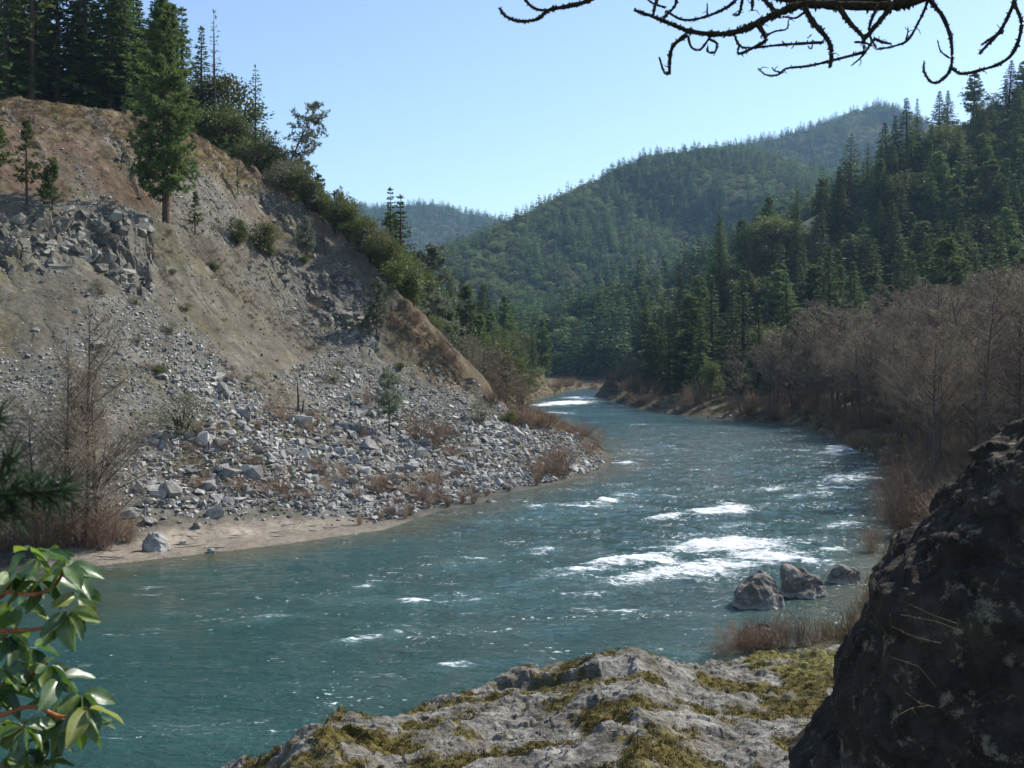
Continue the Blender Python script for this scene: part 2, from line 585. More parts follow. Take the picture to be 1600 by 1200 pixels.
def left_fine(x, y):
    z0 = land(x, y)
    px, py = project(x, y, z0)
    rock = np.maximum.reduce([pmask(px, py, OUTCROP, 12), 0.8 * pmask(px, py, OUTCR_L, 25), 0.75 * pmask(px, py, OUTCR_M, 30), 0.8 * pmask(px, py, OUTCR_N, 15), 0.6 * pmask(px, py, BAND_S, 14), 0.5 * pmask(px, py, GREYBAND, 10)])
    ribs = pmask(px, py, RIBS, 30)
    land_m = sstep(0.2, 2.5, z0)
    # across / down the slope
    a = (0.62 * x + 0.785 * y)
    b = (-0.785 * x + 0.62 * y)
    d = 0.45 * fbm(x / 7, y / 7, None, 4, 21) * land_m + 0.10 * fbm(x / 0.9, y / 0.9, None, 3, 23) * sstep(-0.3, 0.6, z0)
    rk = rock * sstep(-0.5, 0.25, fbm(x / 3.5, y / 3.5, None, 2, 88) + 0.25 * (rock > 0.9))
    wx, wy = 0.5 * fbm(x / 1.3, y / 1.3, None, 2, 83), 0.5 * fbm(x / 1.3, y / 1.3, None, 2, 84)
    d = d + rk * (0.7 * ridged(a / 4.0, b / 5.0, 3, 31) + 1.5 * facet((a + wx) / 2.1, (b + wy) / 2.6, 32) + 0.65 * facet((a + wx) / 0.8, (b + wy) / 0.9, 33) + 0.25 * facet(x / 0.33, y / 0.33, 34))
    d = d + ribs * (0.45 * ridged(a / 3.4 + 0.9 * fbm(x / 3, y / 3, None, 3, 52), b / 9, 4, 51) + 0.35 * fbm(x / 1.6, y / 1.6, None, 4, 53))
    d = d + land_m * 0.16 * facet((x + wx) / 1.5, (y + wy) / 1.5, 35) * sstep(-0.1, 0.3, fbm(x / 5, y / 5, None, 2, 36))
    nose = pmask(px, py, NOSE, 25)
    d = d + nose * (0.8 * fbm(x / 2.5, y / 2.5, None, 4, 55) + 0.5 * facet((a + wx) / 1.3, (b + wy) / 1.6, 56))
    up = sstep(20.5, 22, z0)
    d = d + up * (0.25 * ridged(a / 4.5 + 0.6 * fbm(x / 3, y / 3, None, 3, 62), b / 11, 4, 61) + 0.5 * facet((a + wx) / 1.6, (b + wy) / 2.2, 63) * sstep(0.12, 0.4, fbm(x / 4.5, y / 4.5, None, 3, 64)))
    return z0 + d * sstep(-0.6, 0.4, z0)


FINE_MIN, FINE_MAX = 40.0, 128.0


SHEETS = {}


def lookup(sh, x, y):
    pxs, Ys, Z = SHEETS[sh]
    y = np.clip(y, Ys[0], Ys[-1] - 1e-6)
    p = np.clip(800 + F * x / y, pxs[0], pxs[-1] - 1e-6)
    fi = (p - pxs[0]) / (pxs[1] - pxs[0]); i = np.minimum(fi.astype(int), len(pxs) - 2); fi = fi - i
    j = np.clip(np.searchsorted(Ys, y, 'right') - 1, 0, len(Ys) - 2); fj = (y - Ys[j]) / (Ys[j + 1] - Ys[j])
    return (Z[j, i] * (1 - fi) + Z[j, i + 1] * fi) * (1 - fj) + (Z[j + 1, i] * (1 - fi) + Z[j + 1, i + 1] * fi) * fj


def ground_z(x, y):
    """what stands on the ground stands at this height (the higher of the two built sheets)"""
    x = np.atleast_1d(np.asarray(x, float)); y = np.atleast_1d(np.asarray(y, float))
    z = lookup('ground', x, y)
    px = 800 + F * x / np.maximum(y, 1)
    m = (y > FINE_MIN) & (y < FINE_MAX) & (px < 985) & (px > -110)
    if m.any():
        z[m] = np.maximum(z[m], lookup('left', x[m], y[m]))
    return z


def hit(px, py, y0=36.0, y1=420.0, step=0.4):
    """first ground point seen at a pixel (vectorised over arrays)"""
    px = np.atleast_1d(np.asarray(px, float)); py = np.atleast_1d(np.asarray(py, float))
    Ys = np.arange(y0, y1, step)
    d = UP[None, :] * ((600 - py) / F)[:, None] + FWD[None, :]
    out = np.full((len(px), 3), np.nan)
    for i in range(len(px)):
        sl = d[i, 2] / d[i, 1]
        xs = (px[i] - 800) / F / d[i, 1] * Ys
        zs = CAMZ + sl * Ys
        g = ground_z(xs, Ys)
        k = np.argmax(g >= zs)
        if g[k] >= zs[k]:
            out[i] = (xs[k], Ys[k], g[k])
    return out


# ------------------------------------------------------------------ terrain sheets
def fan(pxs, Ys):
    P, Y = np.meshgrid(pxs, Ys)
    return (P - 800) / F * Y, Y


def grid_faces(nr, nc, keep=None):
    i = np.arange(nr * nc).reshape(nr, nc)
    f = np.stack([i[:-1, :-1], i[:-1, 1:], i[1:, 1:], i[1:, :-1]], -1).reshape(-1, 4)
    if keep is not None:
        k = keep.ravel()
        f = f[k[f].all(1)]
    return f


def compact(V, f, *arrs):
    used = np.zeros(len(V), bool); used[f.ravel()] = True
    idx = np.cumsum(used) - 1
    return (V[used], idx[f]) + tuple(a[used] for a in arrs)


def left_in_fine(x, y):
    px = 800 + F * x / y
    dL, _, _ = near_poly(x, y, SHORE_L); dR, _, _ = near_poly(x, y, SHORE_R)
    m = sstep(-115, -95, px) * sstep(990, 965, px) * sstep(FINE_MIN, FINE_MIN + 2, y) * sstep(FINE_MAX, FINE_MAX - 6, y) * (dL < dR)
    return m


gp, gy = np.linspace(-900, 2500, 440), np.geomspace(14, 3200, 420)
X, Y = fan(gp, gy)
Z = land(X, Y)
x, y, z = X.ravel(), Y.ravel(), Z.ravel()
inf = left_in_fine(x, y)
rough = 0.6 * fbm(x / 9, y / 9, None, 4, 71) * sstep(0.3, 2, z)
zz = z + rough - 1.6 * inf
near = sstep(30, 26, y) * (x > -12)
zz = zz - near * np.maximum(zz + 2.0, 0)            # the near bank has its own sheet
c = np.zeros((len(x), 3))
brown = np.array((0.085, 0.066, 0.042)); green = np.array((0.05, 0.06, 0.025)); tan = np.array((0.15, 0.115, 0.073))
n = fbm(x / 12, y / 12, None, 4, 73)[:, None] * 0.5 + 0.5
n = np.maximum(n, sstep(300, 420, y)[:, None])
c = brown * (1 - n) + green * n
c = c * (1 - 0.45 * sstep(300, 450, y)[:, None])
bank = (sstep(3.0, 0.6, z) * (z > -0.2) * (0.45 + 0.55 * sstep(-0.3, 0.3, fbm(x / 3, y / 3, None, 3, 74))))[:, None]
c = c * (1 - 0.75 * bank) + tan * 0.75 * bank
bed = (z < 0)[:, None]
c = np.where(bed, np.array((0.07, 0.075, 0.05)), c)
SHEETS['ground'] = (gp, gy, zz.reshape(X.shape))
me = mk_mesh('ground', np.stack([x, y, zz], 1), grid_faces(*X.shape), True, c)
obj('ground', me, M['ground'], kind='structure')

# the near talus hillside
gp, gy = np.linspace(-110, 985, 440), np.concatenate([np.linspace(FINE_MIN, 110, 440), np.linspace(110.2, FINE_MAX, 50)])
X, Y = fan(gp, gy)
x, y = X.ravel(), Y.ravel()
z0 = land(x, y)
zf = left_fine(x, y)
m = left_in_fine(x, y)
zf = zf - (1 - m) * 1.2
SHEETS['left'] = (gp, gy, zf.reshape(X.shape))
px, py = project(x, y, z0)
tanfine = np.array((0.105, 0.093, 0.070)); red = np.array((0.118, 0.076, 0.050)); grey = np.array((0.125, 0.12, 0.104)); sand = np.array((0.275, 0.235, 0.185))
grass = np.array((0.145, 0.11, 0.05)); olive = np.array((0.095, 0.083, 0.042)); dark = np.array((0.07, 0.058, 0.042)); rockc = np.array((0.12, 0.112, 0.096))


def blend(c, col, w):
    return c * (1 - w[:, None]) + col * w[:, None]


nz = fbm(x / 2.5, y / 2.5, None, 4, 75) * 0.5 + 0.5
nz2 = fbm(x / 0.7, y / 0.7, None, 3, 76) * 0.5 + 0.5
c = np.tile(tanfine, (len(x), 1))
c = blend(c, red, sstep(20.3, 21.5, z0) * (0.65 + 0.35 * nz))
for P, s in ((CHUTE, 30), (APRON, 30), (SCREE_L, 30), (TALUS_R, 30), (TALUS_M, 20), (UPPER_S, 20), (UPPER_L, 20)):
    c = blend(c, grey, pmask(px, py, P, s) * (0.55 + 0.45 * nz))
for P, s in ((OUTCROP, 10), (OUTCR_L, 25), (OUTCR_M, 30), (OUTCR_N, 15), (GREYBAND, 8), (BAND_S, 14)):
    c = blend(c, rockc, pmask(px, py, P, s) * (0.5 + 0.5 * nz2))
c = blend(c, grass, pmask(px, py, CUT_TOP, 20) * sstep(0.3, 0.6, nz))
c = blend(c, np.array((0.135, 0.095, 0.055)), pmask(px, py, NOSE, 25) * 0.9)
c = blend(c, olive, pmask(px, py, APRON, 25) * sstep(0.52, 0.68, fbm(x / 3.5, y / 3.5, None, 3, 77) * 0.5 + 0.5) * 0.7)
c = blend(c, dark, sstep(0.55, 0.8, nz) * 0.6)
c = blend(c, olive, sstep(0.55, 0.75, fbm(x / 1.8, y / 1.8, None, 4, 78) * 0.5 + 0.5) * 0.55 * (z0 > 3))
c = blend(c, np.array((0.20, 0.19, 0.165)), sstep(0.6, 0.8, nz2) * 0.35)
c = blend(c, sand, pmask(px, py, SAND, 14))
side = np.where(in_poly(x, y, BEHIND_L), 1, -1)
c = blend(c, np.array((0.09, 0.07, 0.042)), ((side > 0) * 0.8))
wet = sstep(0.35, 0.0, z0)
c = c * (1 - 0.35 * wet[:, None])
me = mk_mesh('talus_hillside', np.stack([x, y, zf], 1), grid_faces(*X.shape), False, np.clip(c, 0.02, 0.8))
obj('hillside', me, M['left'], kind='structure')


# ------------------------------------------------------------------ water
def m_water():
    t = NT('river_water')
    v = t.coord()
    vs = t.coord('Object', (0.45, 1.0, 1.0), (0, 0, R(-14)))
    sh = t.n('Attribute', attribute_name='shallow').outputs['Fac']
    fm = t.n('Attribute', attribute_name='foam_glitter').outputs['Fac']
    ch = t.n('Attribute', attribute_name='chop').outputs['Fac']
    big = t.noise(vs, 0.12, 3, 0.5)
    deep = t.ramp(big, (0.3, (0.012, 0.046, 0.039)), (0.7, (0.024, 0.070, 0.066)))
    c = t.mix(sh, deep, (0.060, 0.066, 0.040))
    milk = t.math('MULTIPLY', fm, 0.45)
    c = t.mix(milk, c, (0.13, 0.24, 0.22))
    f1 = t.noise(vs, 1.1, 9, 0.75, 0.8)
    f2 = t.noise(vs, 6.0, 6, 0.75, 0.6)
    f = t.math('ADD', t.math('MULTIPLY', f1, 0.55), t.math('MULTIPLY', f2, 0.45))
    f = t.math('MULTIPLY_ADD', f, 1.9); f.node.inputs[2].default_value = -0.45
    f = t.math('ADD', f, t.math('MULTIPLY', t.math('SUBTRACT', fm, 0.5), 0.46))
    foam_glitter = t.ramp(f, (0.52, 0.0), (0.68, 1.0))
    vf = t.coord('Object', (0.5, 1.0, 1.0), (0, 0, R(-14)))
    fl = t.noise(vf, 7.5, 4, 0.6, 0.5)
    patch = t.noise(vs, 0.55, 4, 0.6)
    fl = t.math('ADD', t.math('ADD', fl, t.math('MULTIPLY', t.math('SUBTRACT', patch, 0.5), 0.6)), t.math('MULTIPLY', t.math('SUBTRACT', ch, 0.6), 0.08))
    foam_glitter = t.math('MAXIMUM', foam_glitter, t.ramp(fl, (0.69, 0.0), (0.755, 0.9)))  # small white flecks paint sun sparkle along with tiny whitecaps
    vl = t.coord('Object', (0.16, 0.75, 1.0), (0, 0, R(-16)))
    ln = t.math('ABSOLUTE', t.math('SUBTRACT', t.noise(vl, 1.0, 5, 0.6, 0.6), 0.5))
    strand = t.math('MULTIPLY', t.ramp(ln, (0.0, 1.0), (0.012, 0.0)), t.ramp(t.noise(vs, 0.8, 5, 0.7), (0.56, 0.0), (0.68, 0.8)))
    strand = t.math('MULTIPLY', strand, t.ramp(t.noise(vf, 9.0, 3, 0.6), (0.42, 0.0), (0.58, 1.0)))
    foam_glitter = t.math('MAXIMUM', foam_glitter, strand)
    c = t.mix(foam_glitter, c, (0.82, 0.85, 0.86))
    w1 = t.noise(vs, 1.6, 3, 0.6, 0.3)
    w2 = t.noise(vs, 5.5, 4, 0.65, 0.3)
    w3 = t.noise(v, 17.0, 3, 0.6)
    h = t.math('ADD', t.math('MULTIPLY', w1, 0.34), t.math('ADD', t.math('MULTIPLY', w2, 0.20), t.math('MULTIPLY', w3, 0.06)))
    h = t.math('MULTIPLY', h, t.math('ADD', ch, 0.35))
    rgh = t.math('ADD', t.math('MULTIPLY', foam_glitter, 0.6), 0.085)
    m = t.base(c, rgh, 0.5, t.bump(h, 0.9, 1.0))
    t.b.inputs['IOR'].default_value = 1.33
    return m


M['water'] = m_water()
X, Y = fan(np.linspace(-160, 1560, 520), np.geomspace(13, 400, 760))
x, y = X.ravel(), Y.ravel()
inr = in_poly(x, y, RIVER)
dL, _, _ = near_poly(x, y, SHORE_L); dR, _, _ = near_poly(x, y, SHORE_R)
dS = np.where(inr, np.minimum(dL, dR), -np.minimum(dL, dR))
px, py = project(x, y, np.zeros_like(x))


def ell(cx, cy, rx, ry, tilt=0.0):
    c, s_ = math.cos(R(tilt)), math.sin(R(tilt))
    u = ((px - cx) * c - (py - cy) * s_) / rx
    w = ((px - cx) * s_ + (py - cy) * c) / ry
    return np.exp(-(u * u + w * w))


foam_glitter = np.maximum.reduce([
    1.35 * ell(1140, 856, 105, 14, 2), 1.05 * ell(1190, 872, 95, 12, -2), 0.85 * ell(940, 886, 70, 10, 10), 0.8 * ell(1120, 882, 120, 12, 4), 1.1 * ell(1240, 878, 55, 7, -3), 1.0 * ell(1010, 878, 85, 9, 8), 0.9 * ell(1080, 892, 90, 16, 6),
    0.75 * ell(1000, 905, 60, 10, 5), 1.2 * ell(1130, 800, 58, 7, 3), 0.8 * ell(1050, 808, 40, 5, 6), 1.0 * ell(952, 783, 22, 5, 8), 0.7 * ell(980, 725, 25, 3.5),
    0.85 * ell(1300, 862, 40, 7, 0), 0.6 * ell(1320, 820, 40, 8, 4), 0.75 * ell(1140, 825, 50, 6),
    1.2 * ell(885, 630, 45, 3.2, 2), 1.0 * ell(905, 622, 30, 2.5), 0.9 * ell(850, 634, 25, 2), 0.5 * ell(860, 645, 40, 3),
    0.7 * ell(1310, 705, 45, 14, 12), 0.7 * ell(1330, 745, 60, 12, 10), 0.65 * ell(1290, 770, 70, 6, 8), 0.55 * ell(1210, 765, 60, 6, 6), 0.55 * ell(720, 880, 60, 10, 6), 0.55 * ell(560, 1000, 60, 8, 8), 0.5 * ell(400, 970, 50, 5, 8), 0.5 * ell(700, 1040, 60, 6, 6), 0.55 * ell(570, 915, 30, 8, 10), 0.5 * ell(640, 940, 20, 6), 0.6 * ell(850, 860, 40, 6, 5), 0.5 * ell(900, 790, 60, 8, 4), 0.7 * ell(838, 793, 25, 4)])  # ellipses by the right bank paint sun glitter as white streaks; others are foam
streak = fbm(x / 5 + y / 9, y / 1.6, None, 4, 91) * 0.5 + 0.5
calm = np.maximum(ell(150, 960, 260, 60), ell(420, 860, 200, 20))
foam_glitter = foam_glitter * (0.6 + 0.8 * streak) + 0.36 * sstep(0.45, 0.8, streak) * (0.35 + 0.65 * sstep(-0.2, 0.5, fbm(x / 9, y / 9, None, 2, 92))) * (1 - 0.8 * np.clip(calm, 0, 1))
chop = np.clip(0.30 + 0.45 * sstep(250, 900, px) * sstep(640, 700, py) + 1.0 * np.maximum.reduce([ell(1120, 860, 160, 50), ell(1120, 800, 120, 20), 1.3 * ell(1290, 735, 100, 50), ell(890, 630, 70, 8)]) - 0.25 * np.clip(calm, 0, 1), 0.05, 1.3)
zw = chop * (0.17 * fbm(x / 3.0 + y / 12, y / 1.8, None, 5, 95, 0.62) + 0.05 * fbm(x / 0.9 + y / 3, y / 0.5, None, 2, 96) + 0.09 * ridged(x / 3.4 + y / 9, y / 1.7, 3, 97) * sstep(0.4, 1.0, chop))
zw = zw + 0.24 * np.clip(foam_glitter, 0, 1.2) * (0.4 + ridged(x / 1.6, y / 0.9, 3, 98)) * sstep(400, 120, y)
zw = zw * sstep(-0.5, 1.5, dS)
keep = dS > -4
f = grid_faces(*X.shape, keep.reshape(X.shape))
sh = sstep(4.5, 0.3, np.where(dL < dR, dL, dR * 1.3)) * inr + (~inr)
sh = np.clip(sh + 0.45 * ell(150, 930, 200, 45), 0, 1)
V, f, foam_glitter, chop, sh = compact(np.stack([x, y, zw], 1), f, foam_glitter, chop, sh)
me = mk_mesh('river', V, f, True)
attr(me, 'foam_glitter', np.clip(foam_glitter, 0, 1.2)); attr(me, 'chop', chop); attr(me, 'shallow', sh)
obj('river_water', me, M['water'], kind='structure')

# ------------------------------------------------------------------ the mossy ledge below the viewer
LS = np.array([(-600, 1500, 9), (250, 1250, 15), (340, 1200, 15.5), (420, 1172, 15), (450, 1160, 14.5), (520, 1126, 15.5), (640, 1106, 17), (720, 1078, 18), (800, 1062, 19),
               (900, 1045, 19.5), (1000, 1020, 20), (1050, 1030, 20.5), (1110, 1032, 22), (1200, 1018, 23.5), (1290, 1010, 24.5), (1400, 1000, 25), (1900, 990, 26)], float)


def ledge_z(px, Y):
    ys = np.interp(px, LS[:, 0], LS[:, 2])
    pys = np.interp(px, LS[:, 0], LS[:, 1])
    zs = CAMZ - (pys - 560) / F * ys
    zin = zs + (ys - Y) * 0.15
    lim = 7.3 - 0.43 * np.maximum(Y - 1.5, 0) + 0.55 * np.maximum(Y - 6, 0)
    zin = np.minimum(zin + 3.5 * sstep(8, 1, Y), np.maximum(lim, 0) + 0.0)
    zout = zs - (Y - ys) * 1.25 - 0.1
    return np.where(Y < ys, zin, zout), ys


pxs = np.linspace(230, 1720, 640)
Ys = np.concatenate([np.linspace(1.2, 9.5, 30), np.linspace(9.6, 26, 420), np.linspace(26.1, 30, 20)])
P, Y = np.meshgrid(pxs, Ys)
X = (P - 800) / F * Y
z, ys = ledge_z(P, Y)
x, y, z, p_, ys = X.ravel(), Y.ravel(), z.ravel(), P.ravel(), ys.ravel()
a, b = x * 0.9 + y * 0.43, -x * 0.43 + y * 0.9
big = fbm(x / 3.0, y / 3.0, None, 3, 101)
strata = ridged(a / 3.2, b / 0.75 + 0.4 * big, 4, 103)
stepn = np.floor((fbm(a / 2.2, b / 1.1, None, 3, 107) * 0.5 + 0.5) * 5 + 0.25 * noise(x / 0.4, y / 0.4, None, 5)) / 5
fine = fbm(x / 0.22, y / 0.22, None, 3, 109)
inner = sstep(-2.5, 0.8, ys - y + 0.6)
d = 0.14 * big + 0.07 * strata + 0.10 * (stepn - 0.5) + 0.10 * fbm(a / 0.9, b / 0.45, None, 4, 108) - 0.12 + 0.035 * fine
wx, wy = 0.35 * fbm(x / 0.9, y / 0.9, None, 3, 105), 0.35 * fbm(x / 0.9, y / 0.9, None, 3, 106)
d = d + 0.12 * facet((a + wx) / 1.5, (b + wy) / 0.8, 151, 0.8) + 0.065 * facet((a + wx) / 0.5, (b + wy) / 0.3, 152, 0.9) + 0.04 * facet(a / 0.16, b / 0.12, 153, 0.9)
hx, hy = at(890, 1040, 18.9)[:2]
u, w = (x - hx), (y - hy)
jag = 0.22 * noise(x / 0.7, y / 0.7, None, 4) + 0.25 * facet(x / 0.6, y / 0.6, 154)
hump = 0.36 * sstep(-2.2, -0.8, u + 0.5 * jag) * sstep(2.4, 1.3, u + jag) * sstep(-0.55, -0.55 + 0.2 + 0.8 * sstep(0.2, 1.2, u), w + 0.10 * u + 0.6 * jag) * sstep(1.9, 0.6, w)
hx, hy = at(490, 1165, 13.9)[:2]
hump2 = 0.3 * np.exp(-(((x - hx) / 0.55) ** 2 + ((y - hy) / 0.5) ** 2))
zl = z + d * inner + hump * (0.75 + 0.35 * fbm(x / 0.8, y / 0.8, None, 3, 104)) + hump2
moss = fbm(a / 1.1, b / 0.8, None, 5, 113, 0.6) * 0.5 + 0.5
moss = moss - 0.05 * sstep(0, 0.3, facet((a + wx) / 1.5, (b + wy) / 0.8, 151, 0.8)) + 0.16 * sstep(1050, 1250, p_) * sstep(17, 22, y) + 0.05 * sstep(700, 450, p_) - 0.10 * strata - 0.07 * sstep(0.2, 0.7, hump)
grassy = sstep(1130, 1240, p_) * sstep(19.5, 22, y)
V = np.stack([x, y, zl], 1)


def m_ledge():
    t = NT('mossy_ledge')
    v = t.coord('Object', (1, 1, 1), (0, 0, R(-25)))
    vs = t.coord('Object', (0.7, 2.2, 1.5), (0, 0, R(-25)))
    n1 = t.noise(v, 1.6, 8, 0.7)
    n2 = t.noise(vs, 6, 7, 0.72)
    n3 = t.noise(v, 26, 4, 0.7)
    c = t.ramp(n1, (0.3, (0.085, 0.075, 0.060)), (0.5, (0.19, 0.175, 0.15)), (0.7, (0.37, 0.35, 0.315)))
    c = t.mix(1.0, c, t.ramp(n2, (0.34, 0.42), (0.52, 1.0), (0.7, 1.2)), 'MULTIPLY')
    vo = t.n('TexVoronoi', feature='DISTANCE_TO_EDGE', i={'Vector': t.mix(0.12, vs, t.n('TexNoise', i={'Vector': v, 'Scale': 3.0}).outputs[1]), 'Scale': 2.2}).outputs[0]
    c = t.mix(t.ramp(vo, (0.0, 0.75), (0.035, 0.0)), c, (0.07, 0.06, 0.05))
    ms = t.n('Attribute', attribute_name='moss').outputs['Fac']
    gr = t.n('Attribute', attribute_name='grassy').outputs['Fac']
    mm = t.math('ADD', ms, t.math('MULTIPLY', t.math('SUBTRACT', n2, 0.5), 0.55))
    mm = t.math('ADD', mm, t.math('MULTIPLY', t.math('SUBTRACT', n3, 0.5), 0.3))
    mf = t.ramp(mm, (0.445, 0.0), (0.535, 1.0))
    mc = t.ramp(t.noise(v, 3.0, 5, 0.7), (0.3, (0.048, 0.039, 0.015)), (0.5, (0.108, 0.086, 0.024)), (0.7, (0.17, 0.137, 0.040)))
    mc = t.mix(gr, mc, t.ramp(n2, (0.35, (0.13, 0.12, 0.035)), (0.7, (0.24, 0.23, 0.075))))
    mc = t.mix(1.0, mc, t.ramp(n3, (0.3, 0.55), (0.7, 1.35)), 'MULTIPLY')
    c = t.mix(mf, c, mc)
    hh = t.math('ADD', t.math('MULTIPLY', n2, 0.06), t.math('MULTIPLY', n3, 0.02))
    return t.base(c, 0.92, 0.15, t.bump(hh, 0.9, 1.0))


me = mk_mesh('rock_ledge', V, grid_faces(*X.shape), False)
attr(me, 'moss', moss); attr(me, 'grassy', grassy)
obj('rock_ledge', me, m_ledge(), label='pale grey rock ledge patched with yellow moss at the bottom of the view', cat='rock ledge')


def ledge_at(px, py):
    """point of the ledge seen at a pixel"""
    i = np.argmin(np.hypot(*(np.array(project(V[:, 0], V[:, 1], V[:, 2])) - np.array([[px], [py]]))) + V[:, 1] * 0.5)
    return V[i]


LEDGE_V = V
# bank behind the viewer
X, Y = np.meshgrid(np.linspace(-40, 60, 60), np.linspace(-60, 1.6, 40))
x, y = X.ravel(), Y.ravel()
z = 7.2 + 0.25 * fbm(x / 4, y / 4, None, 3, 121) - 9 * sstep(-9, -24, x + 0.5 * y) + 0.10 * np.maximum(x - 5, 0) + 0.1 * np.maximum(-y, 0)
z = z - 1.0 * sstep(0.4, 1.6, y)
obj('near_bank', mk_mesh('near_bank', np.stack([x, y, z], 1), grid_faces(*X.shape), True, np.tile((0.1, 0.08, 0.05), (len(x), 1))), M['ground'], kind='structure')


# ------------------------------------------------------------------ the dark rock at the right
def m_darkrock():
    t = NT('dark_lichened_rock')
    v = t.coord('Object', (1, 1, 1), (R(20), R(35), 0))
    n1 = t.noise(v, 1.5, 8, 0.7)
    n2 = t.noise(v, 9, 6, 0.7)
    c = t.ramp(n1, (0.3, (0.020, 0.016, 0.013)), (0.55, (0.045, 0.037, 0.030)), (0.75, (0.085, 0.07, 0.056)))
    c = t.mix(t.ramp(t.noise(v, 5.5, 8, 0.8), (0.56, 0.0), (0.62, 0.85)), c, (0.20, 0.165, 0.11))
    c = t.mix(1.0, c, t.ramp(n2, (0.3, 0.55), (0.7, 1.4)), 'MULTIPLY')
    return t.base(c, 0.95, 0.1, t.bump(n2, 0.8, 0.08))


SIL = np.array([(1250, 1290), (1252, 1200), (1268, 1110), (1292, 1040), (1308, 1000), (1328, 940), (1352, 895), (1378, 855), (1412, 810), (1452, 760), (1500, 700), (1550, 655), (1600, 612), (1700, 530), (1850, 450)], float)
YB = 6.8
zs = CAMZ - (SIL[:, 1] - 560) / F * YB
xs = (SIL[:, 0] - 800) / F * YB
nu, nv = 420, 320
th = np.linspace(0, 2 * math.pi, nu, endpoint=False)
for it in range(4):                       # fit the outline seen against the river
    vz = np.linspace(zs[0], zs[-1] - 0.02, nv)
    TH, VZ = np.meshgrid(th, vz)
    xl = np.interp(VZ, zs, xs)
    k = (VZ - vz[0]) / (vz[-1] - vz[0])
    wid = 3.2 * (1.02 - k) ** 0.5
    cy = YB + 0.25 * k
    dep = 2.6 * (1.05 - k) ** 0.5 * np.where(np.sin(TH) < 0, 0.55, 1.0)
    sx = np.sign(np.cos(TH)) * np.abs(np.cos(TH)) ** 0.8
    sy = np.sign(np.sin(TH)) * np.abs(np.sin(TH)) ** 0.9
    x = (xl + wid) - wid * sx
    y = cy + dep * sy
    qx, qy = project(x, y, VZ)
    for n_ in range(len(SIL) - 1):
        band = np.abs(qy - SIL[n_, 1]) < 14
        if band.any(): xs[n_] += (SIL[n_, 0] + 8 - qx[band].min()) / F * YB * 0.8
x, y, z = x.ravel(), y.ravel(), VZ.ravel().copy()
q = x * 0.75 + z * 0.65
p2 = (z - x) * 0.7
nn = 0.10 * fbm(x / 1.1, y / 1.1, z / 1.1, 3, 131) + (0.06 + 0.07 * sstep(7.3, 8.2, z)) * facet3(q / 0.45, y / 0.7, p2 / 0.9, 133, 0.9, 0.3) + (0.03 + 0.03 * sstep(7.3, 8.0, z)) * facet3(q / 0.16 + 0.3 * noise(x, y, z), y / 0.3, p2 / 0.34, 135, 1.0, 0.4) + 0.03 * fbm(x / 0.09, y / 0.09, z / 0.09, 3, 137)
cx_, cy_ = (xl + wid).ravel(), cy.ravel()
r = np.hypot(x - cx_, y - cy_) + 1e-6
x += (x - cx_) / r * nn; y += (y - cy_) / r * nn; z += nn * 0.7
i = np.arange(nu * nv).reshape(nv, nu)
j = np.roll(i, -1, 1)
fq = np.stack([i[:-1], j[:-1], j[1:], i[1:]], -1).reshape(-1, 4)
Vv = np.stack([x, y, z], 1)
Vv = np.vstack([Vv, Vv[-nu:].mean(0) + (0, 0, 0.05)])
ft = np.stack([i[-1], j[-1], np.full(nu, nu * nv)], -1)
me = mk_mesh('dark_boulder', Vv, [fq, ft], False)
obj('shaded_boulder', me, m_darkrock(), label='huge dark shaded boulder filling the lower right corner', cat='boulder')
DARK_V = Vv


# ------------------------------------------------------------------ plant builders
class Geo:
    """collects tubes and leaves"""
    def __init__(s):
        s.v, s.f3, s.f4, s.n = [], [], [], 0

    def add(s, V, f3=None, f4=None):
        V = np.asarray(V, float)
        s.v.append(V)
        if f3 is not None and len(f3): s.f3.append(np.asarray(f3) + s.n)
        if f4 is not None and len(f4): s.f4.append(np.asarray(f4) + s.n)
        s.n += len(V)

    def tube(s, pts, radii, sides=5, cap=True):
        pts = np.asarray(pts, float)
        n = len(pts)
        radii = np.broadcast_to(np.asarray(radii, float), (n,))
        T = np.gradient(pts, axis=0)
        T /= np.linalg.norm(T, axis=1)[:, None] + 1e-9
        ref = np.array((0.0, 0, 1)) if abs(T[0][2]) < 0.9 else np.array((1.0, 0, 0))
        A = np.cross(T, ref); A /= np.linalg.norm(A, axis=1)[:, None] + 1e-9
        B = np.cross(T, A)
        ang = np.arange(sides) * 2 * math.pi / sides
        V = pts[:, None] + radii[:, None, None] * (np.cos(ang)[None, :, None] * A[:, None] + np.sin(ang)[None, :, None] * B[:, None])
        i = np.arange(n * sides).reshape(n, sides)
        j = np.roll(i, -1, 1)
        f4 = np.stack([i[:-1], i[1:], j[1:], j[:-1]], -1).reshape(-1, 4)
        s.add(V.reshape(-1, 3), None, f4)

    def kites(s, P, D, U, L, W, belly=0.45):
        """many kite-shaped leaves: base P, direction D, side U, length L, width W"""
        P, D, U = np.asarray(P), np.asarray(D), np.asarray(U)
        L = np.asarray(L)[:, None]; W = np.asarray(W)[:, None]
        a = P; c = P + D * L
        m = P + D * L * belly
        nrm = np.cross(D, U)
        b = m + U * W * 0.5 + nrm * W * 0.12; d = m - U * W * 0.5 + nrm * W * 0.12
        V = np.stack([a, b, c, d], 1).reshape(-1, 3)
        f = np.arange(len(P) * 4).reshape(-1, 4)
        s.add(V, None, f)

    def mesh(s, name, smooth=False):
        V = np.vstack(s.v)
        fs = []
        if s.f3: fs.append(np.vstack(s.f3))
        if s.f4: fs.append(np.vstack(s.f4))
        return mk_mesh(name, V, fs, smooth)


def unit(v):
    return v / (np.linalg.norm(v, axis=-1, keepdims=True) + 1e-9)


